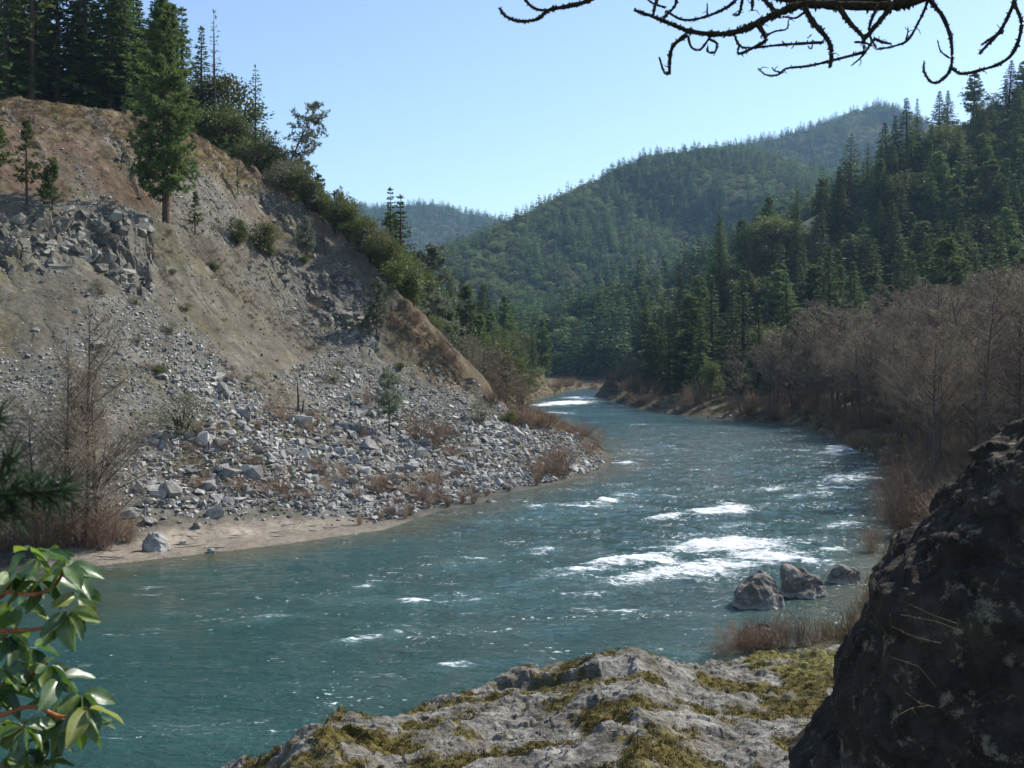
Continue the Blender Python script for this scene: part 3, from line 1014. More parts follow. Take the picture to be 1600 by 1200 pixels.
def conifer(rg, h=20.0, rad=3.2, base=0.12, whorls=34, per=6, flakes=8, droop=0.35, sparse=0.0, flake=0.42, shape=0.85):
    """a fir: tapered trunk, whorls of drooping limbs carrying flat sprays"""
    tk, cr = Geo(), Geo()
    n = 9
    zt = np.linspace(0, 1, n)
    wob = np.cumsum(rg.normal(0, 0.02, (n, 2)), 0) * (h / 20)
    tp = np.stack([wob[:, 0], wob[:, 1], zt * h], 1)
    tk.tube(tp, 0.016 * h * (1 - zt) ** 0.9 + 0.012, 7)
    P, D, U, L, W = [], [], [], [], []
    for k in range(whorls):
        u = (k + rg.uniform(-0.4, 0.4)) / whorls
        u = min(max(u, 0), 0.985)
        z = (base + (1 - base) * u) * h
        R0 = rad * (1 - u) ** shape * (0.75 if u < 0.08 else 1) * rg.uniform(0.78, 1.15)
        c0 = np.array((np.interp(z, tp[:, 2], tp[:, 0]), np.interp(z, tp[:, 2], tp[:, 1]), z))
        a0 = rg.uniform(0, 6.28)
        for q in range(per):
            if rg.random() < sparse: continue
            az = a0 + q * 6.28 / per + rg.normal(0, 0.25)
            ln = max(R0 * rg.uniform(0.55, 1.15), 0.25)
            out = np.array((math.cos(az), math.sin(az), 0.0))
            dr = droop * rg.uniform(0.5, 1.4) * (1 - 0.7 * u) - 0.35 * u
            tt = np.linspace(0, 1, 5)
            pts = c0 + out * ln * tt[:, None] + np.array((0, 0, 1.0)) * (0.22 * np.sin(tt * 2.6) - dr * tt ** 1.6)[:, None] * ln
            if ln > 0.8: tk.tube(pts, np.linspace(0.012 * ln + 0.008, 0.004, 5), 3)
            nf = max(3, int(flakes * (0.4 + 0.6 * ln / rad)))
            ts = rg.uniform(0.18, 1.0, nf) ** 0.75
            pos = np.stack([np.interp(ts, tt, pts[:, i]) for i in range(3)], 1)
            sgn = np.where(np.arange(nf) % 2, 1, -1)
            side = np.array((-out[1], out[0], 0.0))
            sp = rg.uniform(0.4, 1.3, nf)
            d = unit(out[None] * np.cos(sp)[:, None] + side[None] * (sgn * np.sin(sp))[:, None] + np.array((0, 0, 1.0)) * rg.normal(-0.15, 0.28, nf)[:, None])
            up = unit(np.array((0, 0, 1.0)) + rg.normal(0, 0.55, (nf, 3)))
            P.append(pos); D.append(d); U.append(unit(np.cross(d, up)))
            l_ = flake * rg.uniform(0.6, 1.4, nf) * (0.5 + 0.6 * ln / rad) * rad / 3.0
            L.append(l_ * 1.6); W.append(l_ * 0.75)
    P.append(np.tile(tp[-1] - (0, 0, 0.4), (6, 1))); D.append(unit(rg.normal(0, 0.25, (6, 3)) + (0, 0, 1))); U.append(unit(rg.normal(0, 1, (6, 3)) * (1, 1, 0)))
    L.append(np.full(6, 0.035 * h)); W.append(np.full(6, 0.008 * h))
    cr.kites(np.vstack(P), np.vstack(D), np.vstack(U), np.concatenate(L), np.concatenate(W))
    return tk.mesh('trunk', True), cr.mesh('crown')


def pine(rg, h=20.0, rad=3.0, base=0.3, nb=90, tufts=5, needles=14, nl=0.42, up=0.25, shape=0.6, lean=0.0, trunk=0.016):
    """a pine: uneven limbs that carry round tufts of needles"""
    tk, cr = Geo(), Geo()
    n = 10
    zt = np.linspace(0, 1, n)
    wob = np.cumsum(rg.normal(0, 0.03, (n, 2)), 0) * (h / 20)
    tp = np.stack([wob[:, 0] + lean * h * zt ** 1.3, wob[:, 1], zt * h], 1)
    tk.tube(tp, trunk * h * (1 - zt) ** 0.8 + 0.015, 8)
    P, D, U, L, W = [], [], [], [], []
    for k in range(nb):
        u = rg.random() ** 0.9
        z = (base + (1 - base) * u) * h * 0.985
        c0 = np.array([np.interp(z, tp[:, 2], tp[:, i]) for i in range(3)])
        az = rg.uniform(0, 6.28)
        env = (1 - u) ** shape * min(1.0, 0.55 + 2.2 * u)
        ln = max(rad * env * rg.uniform(0.5, 1.15), 0.3)
        out = np.array((math.cos(az), math.sin(az), 0.0))
        tt = np.linspace(0, 1, 5)
        rise = up * rg.uniform(-0.6, 1.3) + 0.25 * u
        pts = c0 + out * ln * tt[:, None] + np.array((0, 0, 1.0)) * (rise * tt ** 1.4 - 0.12 * np.sin(tt * 3))[:, None] * ln
        pts = pts + rg.normal(0, 0.04 * ln, (5, 3)) * tt[:, None]
        tk.tube(pts, np.linspace(0.014 * ln + 0.012, 0.006, 5), 4)
        nt = max(2, int(tufts * (0.5 + ln / rad)))
        for q in range(nt):
            t_ = rg.uniform(0.35, 1.0) if q else 1.0
            c = np.array([np.interp(t_, tt, pts[:, i]) for i in range(3)]) + rg.normal(0, 0.16 * ln, 3) * (1, 1, 0.5) * (q > 0)
            d = unit(rg.normal(0, 1, (needles, 3)) + out * 0.5 + (0, 0, 0.35))
            P.append(np.tile(c, (needles, 1))); D.append(d); U.append(unit(np.cross(d, rg.normal(0, 1, (needles, 3)))))
            l_ = nl * rg.uniform(0.6, 1.2, needles)
            L.append(l_); W.append(l_ * 0.26)
    cr.kites(np.vstack(P), np.vstack(D), np.vstack(U), np.concatenate(L), np.concatenate(W))
    return tk.mesh('trunk', True), cr.mesh('crown')


def broadleaf(rg, h=7.0, rx=2.6, rz=2.6, clumps=70, leaves=55, leaf=0.2, stems=1, cr_r=0.65):
    """an evergreen oak or big shrub: short limbs, clumps of leaves in an uneven dome"""
    tk, cr = Geo(), Geo()
    cz = h - rz
    lob = rg.normal(0, 1, (5, 3)); lob = unit(lob)
    for k in range(stems):
        a = rg.uniform(0, 6.28)
        e = np.array((math.cos(a), math.sin(a), 0)) * rx * 0.35 * (stems > 1)
        tk.tube([(0, 0, 0), e * 0.5 + (0, 0, cz * 0.5), e + (0, 0, cz)], [0.035 * h, 0.028 * h, 0.02 * h], 6)
    P, D, U, L = [], [], [], []
    for k in range(clumps):
        d = unit(rg.normal(0, 1, 3)); d[2] = abs(d[2]) if rg.random() < 0.62 else -abs(d[2]) * 0.85
        b = 0.82 + 0.28 * np.max(lob @ d) * rg.uniform(0.6, 1.1)
        rr = b * rg.uniform(0.55, 1.0)
        c = np.array((0, 0, cz)) + d * (rx, rx, rz) * rr
        c[2] = max(c[2], 0.15 * h * rg.random())
        if k % 3 == 0:
            tk.tube([(0, 0, cz * 0.6), (c + (0, 0, cz)) * 0.5, c], [0.012 * h, 0.008 * h, 0.003 * h], 3)
        pp = c + rg.normal(0, 1, (leaves, 3)) * cr_r * (0.55, 0.55, 0.4)
        dd = unit(rg.normal(0, 1, (leaves, 3)) + d * 0.8)
        P.append(pp); D.append(dd); U.append(unit(np.cross(dd, rg.normal(0, 1, (leaves, 3))))); L.append(leaf * rg.uniform(0.6, 1.3, leaves))
    L = np.concatenate(L)
    cr.kites(np.vstack(P), np.vstack(D), np.vstack(U), L, L * 0.6)
    return tk.mesh('trunk', True), cr.mesh('crown')


def bare_tree(rg, h=11.0, spread=0.35, limbs=22, subs=7, twigs=5, start=0.25, trunk=0.011, thick=1.0, lean=0.0, up=0.9):
    """a leafless alder: trunk with limbs, crown of branchlets and twigs"""
    tk, cr = Geo(), Geo()
    n = 9
    zt = np.linspace(0, 1, n)
    wob = np.cumsum(rg.normal(0, 0.035, (n, 2)), 0) * h / 10
    tp = np.stack([wob[:, 0] + lean * h * zt, wob[:, 1], zt * h], 1)
    tk.tube(tp, trunk * h * (1 - zt) ** 0.8 + 0.012, 7)

    def curve(p, d, ln, bend, n=4):
        tt = np.linspace(0, 1, n)
        return p + d * ln * tt[:, None] + bend * (tt ** 2)[:, None] * ln
    for k in range(limbs):
        u = start + (0.97 - start) * (k + rg.random()) / limbs
        c0 = np.array([np.interp(u * h, tp[:, 2], tp[:, i]) for i in range(3)])
        az = rg.uniform(0, 6.28)
        d = unit(np.array((math.cos(az), math.sin(az), up * rg.uniform(0.4, 1.3))))
        ln = spread * h * (1.05 - u) ** 0.6 * rg.uniform(0.55, 1.15)
        b = curve(c0, d, ln, np.array((0, 0, 0.25)) + rg.normal(0, 0.12, 3), 5)
        tk.tube(b, np.linspace(0.012 * ln + 0.012, 0.008, 5) * thick, 4)
        for q in range(subs):
            t_ = rg.uniform(0.2, 1.0)
            p = np.array([np.interp(t_, np.linspace(0, 1, 5), b[:, i]) for i in range(3)])
            d2 = unit(d + rg.normal(0, 0.6, 3) + (0, 0, 0.15))
            l2 = ln * rg.uniform(0.25, 0.55)
            s2 = curve(p, d2, l2, rg.normal(0, 0.2, 3), 4)
            cr.tube(s2, np.array((0.012, 0.010, 0.008, 0.005)) * thick, 3)
            for w in range(twigs):
                t3 = rg.uniform(0.2, 1.0)
                p3 = np.array([np.interp(t3, np.linspace(0, 1, 4), s2[:, i]) for i in range(3)])
                d3 = unit(d2 + rg.normal(0, 0.65, 3))
                s3 = curve(p3, d3, l2 * rg.uniform(0.3, 0.7), rg.normal(0, 0.2, 3), 3)
                cr.tube(s3, np.array((0.008, 0.0065, 0.004)) * thick, 3)
    return tk.mesh('trunk', True), cr.mesh('branches', True)


def stem_shrub(rg, h=1.8, stems=45, spread=0.55, twigs=5, thick=0.008):
    """a bare willow clump: many thin stems from one foot"""
    g = Geo()
    for k in range(stems):
        az = rg.uniform(0, 6.28); s_ = abs(rg.normal(0, spread))
        d = unit(np.array((math.cos(az) * s_, math.sin(az) * s_, 1.0)))
        ln = h * rg.uniform(0.5, 1.1)
        p0 = np.array((math.cos(az), math.sin(az), 0)) * h * 0.18 * rg.random()
        tt = np.linspace(0, 1, 4)
        b = p0 + d * ln * tt[:, None] + rg.normal(0, 0.1, 3) * (tt ** 2)[:, None] * ln
        g.tube(b, np.linspace(thick, thick * 0.4, 4), 3)
        for q in range(twigs):
            t_ = rg.uniform(0.25, 1)
            p = np.array([np.interp(t_, tt, b[:, i]) for i in range(3)])
            d2 = unit(d + rg.normal(0, 0.5, 3))
            l2 = ln * rg.uniform(0.12, 0.4)
            g.tube([p, p + d2 * l2 * 0.5, p + d2 * l2 + (0, 0, 0.05 * l2)], [thick * 0.6, thick * 0.5, thick * 0.3], 3)
    return g.mesh('willow', True)


PROTO = {}
for k in range(6):
    rg = np.random.default_rng(100 + k)
    PROTO['fir%d' % k] = conifer(rg, 20, [3.3, 2.9, 3.7, 2.6, 3.1, 3.5][k], [0.06, 0.14, 0.05, 0.2, 0.1, 0.08][k], 44, 7, 21, 0.32, 0.10, 0.30) + (M['fir'],)
PROTO['sparsefir'] = conifer(np.random.default_rng(120), 20, 2.0, 0.18, 30, 5, 9, 0.1, 0.25, 0.36, 0.7) + (M['fir'],)
PROTO['sparsefir1'] = conifer(np.random.default_rng(121), 20, 3.0, 0.2, 24, 6, 12, -0.1, 0.12, 0.40, 0.75) + (M['fir'],)
PROTO['bigpine'] = pine(np.random.default_rng(130), 23, 3.7, 0.11, 240, 9, 20, 0.42, 0.15, 0.5) + (M['pine'],)
PROTO['youngpine'] = pine(np.random.default_rng(131), 9, 1.5, 0.25, 60, 5, 16, 0.3, 0.3, 0.7) + (M['pine'],)
PROTO['darkpine'] = pine(np.random.default_rng(132), 6, 1.5, 0.15, 60, 6, 16, 0.3, 0.1, 0.6) + (M['fir'],)
PROTO['greypine'] = pine(np.random.default_rng(133), 7, 1.7, 0.2, 70, 5, 14, 0.34, 0.5, 0.45, 0.0, 0.012) + (M['greypine'],)
PROTO['greypine1'] = pine(np.random.default_rng(134), 9, 2.2, 0.35, 70, 6, 14, 0.36, 0.4, 0.4, 0.0, 0.012) + (M['greypine'],)
PROTO['leanpine'] = pine(np.random.default_rng(135), 9, 2.6, 0.42, 50, 5, 13, 0.36, 0.2, 0.4, 0.42, 0.013) + (M['greypine'],)
PROTO['midpine'] = pine(np.random.default_rng(136), 14, 2.8, 0.2, 120, 7, 16, 0.42, 0.2, 0.55) + (M['pine'],)
for k in range(4):
    PROTO['oak%d' % k] = broadleaf(np.random.default_rng(140 + k), 7, [2.7, 2.3, 3.0, 2.5][k], [2.9, 3.0, 2.6, 3.1][k], 90, 60, 0.22, 1 + k % 3) + (M['oak'],)
for k in range(2):
    PROTO['shrub%d' % k] = broadleaf(np.random.default_rng(150 + k), 2.6, 1.3, 1.3, 70, 60, 0.13, 4, 0.34) + (M['shrub'],)
PROTO['greyshrub'] = broadleaf(np.random.default_rng(155), 2.6, 1.5, 1.3, 60, 40, 0.12, 5, 0.42) + (M['greyshrub'],)
for k in range(6):
    PROTO['alder%d' % k] = bare_tree(np.random.default_rng(160 + k), 11, [0.36, 0.3, 0.42, 0.34, 0.38, 0.3][k], 30, 8, 8, [0.2, 0.3, 0.22, 0.35, 0.28, 0.25][k], lean=[0, 0.08, -0.1, 0.05, -0.05, 0.12][k], thick=1.25) + (M['twig'],)
for k in (6, 7):
    PROTO['alder%d' % k] = bare_tree(np.random.default_rng(180 + k), 11, [0.34, 0.42][k - 6], 42, 9, 9, 0.12, lean=[0.04, -0.05][k - 6], thick=0.8) + (M['twig'],)
for k in range(4):
    PROTO['willow%d' % k] = (stem_shrub(np.random.default_rng(170 + k), 1.8, 70, [0.5, 0.7, 0.35, 0.9][k], 6, 0.009),)
for k in (4, 5):
    PROTO['willow%d' % k] = (stem_shrub(np.random.default_rng(190 + k), 1.8, 26, [0.6, 0.9][k - 4], 9, 0.008),)
for nm, p in PROTO.items():
    if len(p) == 3:
        p[0].materials.append(M['alder'] if 'alder' in nm else M['bark'])
        p[1].materials.append(p[2])
    else:
        p[0].materials.append(M['willow'])


def plant(kind, name, loc, h, label, cat, group=None, rz=None, lean=(0, 0), wide=1.0, hp=None):
    """stand a copy of a prototype at loc, h metres tall"""
    p = PROTO[kind]
    hp = hp or {'fir': 20, 'spa': 20, 'big': 23, 'you': 9, 'dar': 6, 'lea': 9, 'mid': 14, 'oak': 7, 'shr': 2.6, 'ald': 11, 'wil': 1.8}.get(kind[:3]) or {'greypine': 7, 'greypine1': 9, 'greyshrub': 2.6}[kind]
    s_ = h / hp
    rz = random.uniform(0, 6.28) if rz is None else rz
    if len(p) == 1:
        o = obj(name, p[0], None, None, label, cat, group, None, loc)
    else:
        o = empty(name, loc, label, cat, group)
        a = obj('trunk', p[0], None, o)
        b = obj('branches' if 'alder' in kind else 'crown', p[1], None, o)
    o.rotation_euler = (lean[1], lean[0], rz)
    o.scale = (s_ * wide, s_ * wide, s_)
    return o


def stand(px, Y):
    x = (px - 800) / F * Y
    return np.array((x, Y, ground_z(x, Y)[0]))


def top_h(base, py_top):
    """height that brings the tip of a tree at base to a pixel row"""
    return at(800, py_top, base[1])[2] - base[2]


# ------------------------------------------------------------------ trees of the left hillside
def tree_px(kind, name, px, py, py_top, label, cat='tree', Y=None, **kw):
    if Y is None:
        b = hit(px, py)[0]
    else:
        b = stand(px, Y)
    return plant(kind, name, b - (0, 0, 0.15), top_h(b, py_top), label, cat, **kw)


tree_px('bigpine', 'pine_tree', 260, 348, -12, 'tall full green pine standing alone on the bare slope')
tree_px('youngpine', 'pine_tree', 42, 326, 183, 'slender young pine with thin crown at the far left of the slope')
tree_px('darkpine', 'pine_tree', 82, 334, 242, 'short dark bushy pine just above the rock outcrop')
tree_px('youngpine', 'pine_tree', 305, 370, 296, 'small light green pine sapling beside the tall lone pine', wide=1.1)
tree_px('greypine', 'pine_tree', 478, 408, 335, 'small pale green pine on the slope right of the olive shrubs')
tree_px('greypine', 'pine_tree', 588, 530, 432, 'pale grey green pine on the spur above the scree')
tree_px('greypine1', 'pine_tree', 608, 682, 572, 'grey green young pine growing low on the talus near the river')
tree_px('youngpine', 'pine_tree', 372, 306, 258, 'thin spindly sapling near the top of the slope', wide=0.6)
tree_px('youngpine', 'pine_tree', -5, 290, 190, 'bushy green pine cut by the left edge of view', wide=1.9)
for px, py, pt, k, w, lb in ((370, 384, 338, 'shrub0', 0.9, 'small bright olive shrub, left one of a pair on the slope'), (408, 398, 345, 'shrub1', 1.0, 'rounded olive green shrub, right one of a pair on the slope'),
                             (422, 405, 380, 'shrub0', 0.9, 'low olive shrub below the pair of rounded shrubs')):
    tree_px(k, 'evergreen_shrub', px, py, pt, lb, 'shrub', wide=w)
tree_px('greyshrub', 'grey_shrub', 285, 690, 610, 'pale grey green bush among the talus rocks', 'shrub', wide=1.0)
tree_px('greyshrub', 'grey_shrub', 752, 660, 622, 'pale grey bush at the foot of the scree near the bend', 'shrub')
tree_px('shrub1', 'evergreen_shrub', 793, 664, 640, 'small dark green shrub on the rocky point', 'shrub')
tree_px('greyshrub', 'grey_shrub', 520, 600, 575, 'faint grey bush midway up the scree', 'shrub')
tree_px('greyshrub', 'grey_shrub', 150, 450, 432, 'small olive bush below the rock outcrop', 'shrub')

SK = [  # px, Y, top row, kind, label
    (338, 118, 14, 'sparsefir', 'narrow ragged fir rising highest against the sky'),
    (318, 122, 40, 'fir3', 'fir with pointed top just left of the ragged narrow fir'),
    (402, 116, 100, 'sparsefir1', 'open branched fir silhouetted against the sky on the spur'),
    (432, 113, 158, 'leanpine', 'thin pine leaning to the right over the spur edge'),
    (476, 116, 242, 'greypine1', 'small grey pine on the skyline below the leaning pine'),
    (500, 118, 268, 'midpine', 'low green pine on the skyline of the descending spur'),
    (534, 124, 288, 'fir1', 'small fir on the descending skyline left of the far blue hill'),
    (628, 128, 303, 'fir0', 'full pointed conifer rising above the round oak on the spur'),
    (215, 110, -30, 'fir2', 'broad fir behind the crest left of the lone pine'),
    (180, 108, 5, 'fir4', 'dark fir behind the crest between two taller firs'),
    (140, 104, -120, 'fir0', 'very tall dark fir cut off by the top of view'),
    (95, 103, -90, 'fir5', 'dense dark fir behind the crest, second group from left'),
    (55, 100, -160, 'sparsefir1', 'thin crowned fir with bare dark trunk behind the crest'),
    (15, 99, -100, 'fir2', 'wide dark fir at the top left corner'),
    (290, 124, 10, 'fir5', 'fir close behind the right side of the lone pine'),
    (355, 122, 110, 'oak1', 'dark rounded evergreen on the crest below the ragged fir'),
    (376, 120, 150, 'fir1', 'short fir between the ragged fir and the open fir'),
]
for px, Y_, pt, k, lb in SK:
    b = stand(px, Y_)
    plant(k, 'leaning_pine_tree' if k == 'leanpine' else 'conifer_tree' if k[:3] in ('fir', 'spa', 'mid') else 'pine_tree' if 'pine' in k else 'oak_tree', b - (0, 0, 0.2), top_h(b, pt), lb, 'tree',
          rz=(0.0 if k == 'leanpine' else None), wide=(1.25 if k[:3] == 'fir' else 1.0))
g = 'trees packed behind the crest of the left slope'
for k in range(34):
    px = random.uniform(-60, 330); Y_ = random.uniform(104, 140)
    b = stand(px, Y_)
    kind = random.choice(['fir0', 'fir1', 'fir2', 'fir4', 'fir5', 'fir3'])
    wh = 'at the left edge' if px < 40 else 'left of the tall pair of firs' if px < 110 else 'between the tall firs and the lone pine' if px < 220 else 'behind the lone pine'
    wh += ', front row' if Y_ < 114 else ', middle row' if Y_ < 127 else ', back row'
    plant(kind, 'conifer_tree', b - (0, 0, 0.2), random.uniform(15, 24), 'dark fir behind the left crest ' + wh, 'tree', g, wide=random.uniform(1.2, 1.5))
for k in range(16):
    px = random.uniform(330, 470); Y_ = random.uniform(110, 126)
    b = stand(px, Y_)
    plant(random.choice(['oak0', 'oak1', 'oak3', 'fir4']), 'evergreen_tree', b - (0, 0, 0.2), random.uniform(4.0, 7.5), 'dense low evergreen in the crest thicket ' + ('just right of the lone pine' if px < 375 else 'under the ragged firs' if px < 420 else 'around the leaning pine'), 'tree', 'evergreen thicket along the crest')
for k in range(15):
    px = random.uniform(450, 575); Y_ = random.uniform(106, 122)
    b = stand(px, Y_)
    plant(random.choice(['oak0', 'shrub1', 'greypine', 'oak2', 'greyshrub']), 'crest_shrub', b - (0, 0, 0.2), random.uniform(2.0, 4.5), 'olive and grey bush on the crest where the spur drops to the river', 'shrub', 'bushes on the dropping spur')
for px, Y_, pt, k, w, lb in ((640, 112, 400, 'oak0', 1.0, 'big rounded dark green oak on the spur'), (612, 112, 432, 'oak3', 0.8, 'narrow olive evergreen left of the big rounded oak'),
                             (598, 118, 362, 'oak2', 0.7, 'loose grey green evergreen behind the spur near the pointed conifer'),
                             (668, 130, 382, 'greypine1', 1.1, 'pale grey pine right of the pointed conifer'), (566, 114, 372, 'oak1', 0.9, 'olive shrub tree on the skyline of the spur')):
    b = stand(px, Y_)
    plant(k, 'oak_tree' if k[:3] == 'oak' else 'pine_tree', b - (0, 0, 0.2), top_h(b, pt), lb, 'tree', wide=w)

for k in range(30):
    px = random.uniform(430, 655)
    cy_ = np.interp(px, [430, 500, 560, 640, 660], [106, 104, 101, 96, 95]) + random.uniform(0.2, 3.5)
    b = stand(px, cy_)
    kd = random.choice(['oak0', 'oak2', 'shrub0', 'shrub1', 'greyshrub', 'oak3', 'greypine', 'oak1'])
    nm_, lb_ = {'oak': ('evergreen_shrub', 'olive evergreen bush'), 'shr': ('evergreen_shrub', 'bright olive bush'), 'gre': ('grey_shrub', 'grey green bush')}[kd[:3]]
    wh_ = 'upper' if px < 500 else 'middle' if px < 575 else 'lower'
    plant(kd, nm_, b - (0, 0, 0.25), random.uniform(2.0, 4.6), '%s on the %s part of the descending spur crest' % (lb_, wh_), 'shrub', 'bushes lining the spur crest')

# left bank beyond the spur
g = 'trees on the left bank beyond the spur'
cnt = 0
tries = 0
while cnt < 100 and tries < 6000:
    tries += 1
    Y_ = random.uniform(125, 335) if cnt < 45 else random.uniform(165, 335)
    px = random.uniform(600, 960) if cnt < 45 else random.uniform(690, 965)
    b = stand(px, Y_)
    dl = near_poly(np.array([b[0]]), np.array([b[1]]), SHORE_L)[0][0]
    if b[2] < 1.0 or dl < 6 or in_poly(b[:1], b[1:2], RIVER)[0] or near_poly(b[:1], b[1:2], SHORE_R)[0][0] < dl:
        continue
    kind = random.choice(['fir0', 'fir1', 'fir4', 'greypine1', 'midpine', 'oak0', 'oak2', 'fir5', 'midpine', 'greypine1', 'oak3'])
    h = random.uniform(11, 18) if kind[:3] in ('fir', 'mid') else random.uniform(6, 10)
    lb = {'fir': 'dark pointed conifer on the left bank beyond the rocky spur', 'gre': 'pale grey pine on the left bank beyond the rocky spur',
          'mid': 'green open pine on the left bank beyond the rocky spur', 'oak': 'rounded olive oak on the left bank beyond the rocky spur'}[kind[:3]]
    plant(kind, {'fir': 'conifer_tree', 'gre': 'pine_tree', 'mid': 'pine_tree', 'oak': 'oak_tree'}[kind[:3]], b - (0, 0, 0.2), h, lb, 'tree', g)
    cnt += 1
for px, Y_, pt, k, w, lb in ((752, 101, 552, 'alder2', 1.3, 'bare grey brown alder behind the end of the spur, leftmost of the clump'), (770, 104, 545, 'alder0', 1.3, 'bare alder in the middle of the clump behind the end of the spur'),
                       (790, 108, 560, 'alder4', 1.4, 'bare alder at the right of the clump behind the end of the spur'), (808, 114, 585, 'alder2', 1.5, 'lowest bare alder of the clump, beside the river bend'), (738, 104, 575, 'alder5', 1.3, 'short bare alder tucked behind the brown cut of the spur'),
                       (825, 124, 600, 'alder0', 1.6, 'bushy bare alder overhanging the water behind the spur')):
    b = stand(px, Y_)
    plant(k, 'alder_tree', b - (0, 0, 0.2), max(top_h(b, pt), 4), lb, 'tree', wide=w)
for px, Y_, pt, k, lb in ((650, 118, 440, 'greypine1', 'pale grey pine just right of the big rounded oak'), (690, 122, 455, 'greypine1', 'pale grey pine above the brown cut of the spur'), (676, 112, 490, 'oak2', 'low olive bush tree on the crest above the brown cut'),
                          (706, 126, 480, 'midpine', 'green pine above the bare alders behind the spur'), (722, 120, 520, 'greyshrub', 'grey bush at the end of the spur crest'), (735, 136, 480, 'fir4', 'dark fir behind the bare alders of the spur')):
    b = stand(px, Y_)
    plant(k, 'pine_tree' if 'pine' in k else 'evergreen_tree', b - (0, 0, 0.2), top_h(b, pt), lb, 'tree')

# ------------------------------------------------------------------ right hillside forest
g = 'conifers covering the right hillside'
pts, tries = [], 0
while len(pts) < 225 and tries < 20000:
    tries += 1
    Y_ = random.uniform(120, 300) ** 1.0
    px = random.uniform(1000, 1680)
    x_ = (px - 800) / F * Y_
    q = (x_, Y_)
    if any((q[0] - p[0]) ** 2 + (q[1] - p[1]) ** 2 < 4.6 ** 2 for p in pts):
        continue
    dr = near_poly(np.array([x_]), np.array([Y_]), SHORE_R)[0][0]
    need = 8 if px < 1130 else 16 if Y_ > 158 else 40
    if dr < need or in_poly(np.array([x_]), np.array([Y_]), BEHIND_R)[0] and near_poly(np.array([x_]), np.array([Y_]), RIDGE_R)[0][0] > 12:
        continue
    if in_poly(np.array([x_]), np.array([Y_]), RIVER)[0] or near_poly(np.array([x_]), np.array([Y_]), SHORE_L)[0][0] < dr:
        continue
    pts.append(q)
pts = np.array(pts)
zs_ = ground_z(pts[:, 0], pts[:, 1])
for (x_, y_), z_ in zip(pts, zs_):
    kind = random.choice(['fir0', 'fir1', 'fir2', 'fir3', 'fir4', 'fir5', 'fir2', 'sparsefir1', 'midpine', 'midpine', 'oak2'])
    if kind == 'oak2' and 800 + F * x_ / y_ < 1150: kind = 'fir2'
    ridge = near_poly(np.array([x_]), np.array([y_]), RIDGE_R)[0][0] < 14
    h = random.triangular(8, 24, 17) * (0.85 if ridge else 1.0)
    if kind == 'oak2': h = random.uniform(7, 11)
    qx, qy = [float(v_) for v_ in project(x_, y_, z_ + h * 0.5)]
    sz = 'very tall' if h > 21 else 'tall' if h > 17 else 'medium' if h > 14.5 else 'short'
    wh = ('on the nose above the river bend' if qx < 1120 else 'just above the left end of the bare alders' if qx < 1260 and qy > 440 else 'close above the bare alders' if qy > 400 and qx < 1480 else 'at the right edge of view' if qx > 1520 else
          'high on the slope below the skyline' if qy < 300 else 'on the middle of the slope left of centre' if qx < 1300 else 'on the middle of the slope')
    if ridge: wh = 'on the skyline near the river bend' if qx < 1120 else 'on the skyline in front of the middle hill' if qx < 1330 else 'on the skyline in front of the far peak' if qx < 1440 else 'on the skyline near the overhead branch'
    lb = '%s dark conifer %s, right hillside' % (sz, wh)
    if kind == 'midpine': lb = '%s yellowish green pine %s, right hillside' % (sz, wh)
    if kind == 'oak2': lb = 'rounded olive oak %s, right hillside' % wh
    plant(kind, 'oak_tree' if kind == 'oak2' else 'pine_tree' if kind == 'midpine' else 'conifer_tree', (x_, y_, z_ - 0.2), h, lb, 'tree', g, wide=random.uniform(1.05, 1.75), lean=(random.gauss(0, 0.025), random.gauss(0, 0.025)))

# bare alders along the right bank
def alder_label(x_, y_, dr):
    qx = 800 + F * x_ / y_
    a_ = 'front row at the water' if dr < 7 else 'middle rows' if dr < 22 else 'back row under the firs'
    b_ = 'left end' if qx < 1230 else 'left half' if qx < 1350 else 'right half' if qx < 1480 else 'right end'
    return 'bare alder at the %s of the right thicket, %s' % (b_, a_)


g = 'bare alders along the right bank'
pts, tries = [], 0
while len(pts) < 170 and tries < 20000:
    tries += 1
    Y_ = random.uniform(62, 150); px = random.uniform(1120, 1720)
    x_ = (px - 800) / F * Y_
    xa, ya = np.array([x_]), np.array([Y_])
    dr = near_poly(xa, ya, SHORE_R)[0][0]
    if dr < 2.0 or dr > 44 or in_poly(xa, ya, RIVER)[0] or (Y_ < 85 and px < 1420): continue
    if any((x_ - p[0]) ** 2 + (Y_ - p[1]) ** 2 < 2.6 ** 2 for p in pts): continue
    pts.append((x_, Y_))
for x_, y_ in pts:
    z_ = ground_z(x_, y_)[0]
    dr = near_poly(np.array([x_]), np.array([y_]), SHORE_R)[0][0]
    plant('alder%d' % random.randrange(6), 'alder_tree', (x_, y_, z_ - 0.15), (random.uniform(8.5, 11.5) if dr < 8 else random.uniform(11, 15.5)), alder_label(x_, y_, dr), 'tree', g, wide=random.uniform(1.0, 1.35))
tree_px('oak1', 'evergreen_shrub', 1110, 0, 560, 'round pale green bush in front of the dark firs by the water', 'shrub', Y=166, wide=0.75)
tree_px('fir3', 'conifer_tree', 1562, 0, 345, 'small bright yellowish conifer above the bare alders at right', Y=140)
tree_px('fir1', 'conifer_tree', 1425, 0, 392, 'small pointed fir poking out of the alder tops', Y=142)

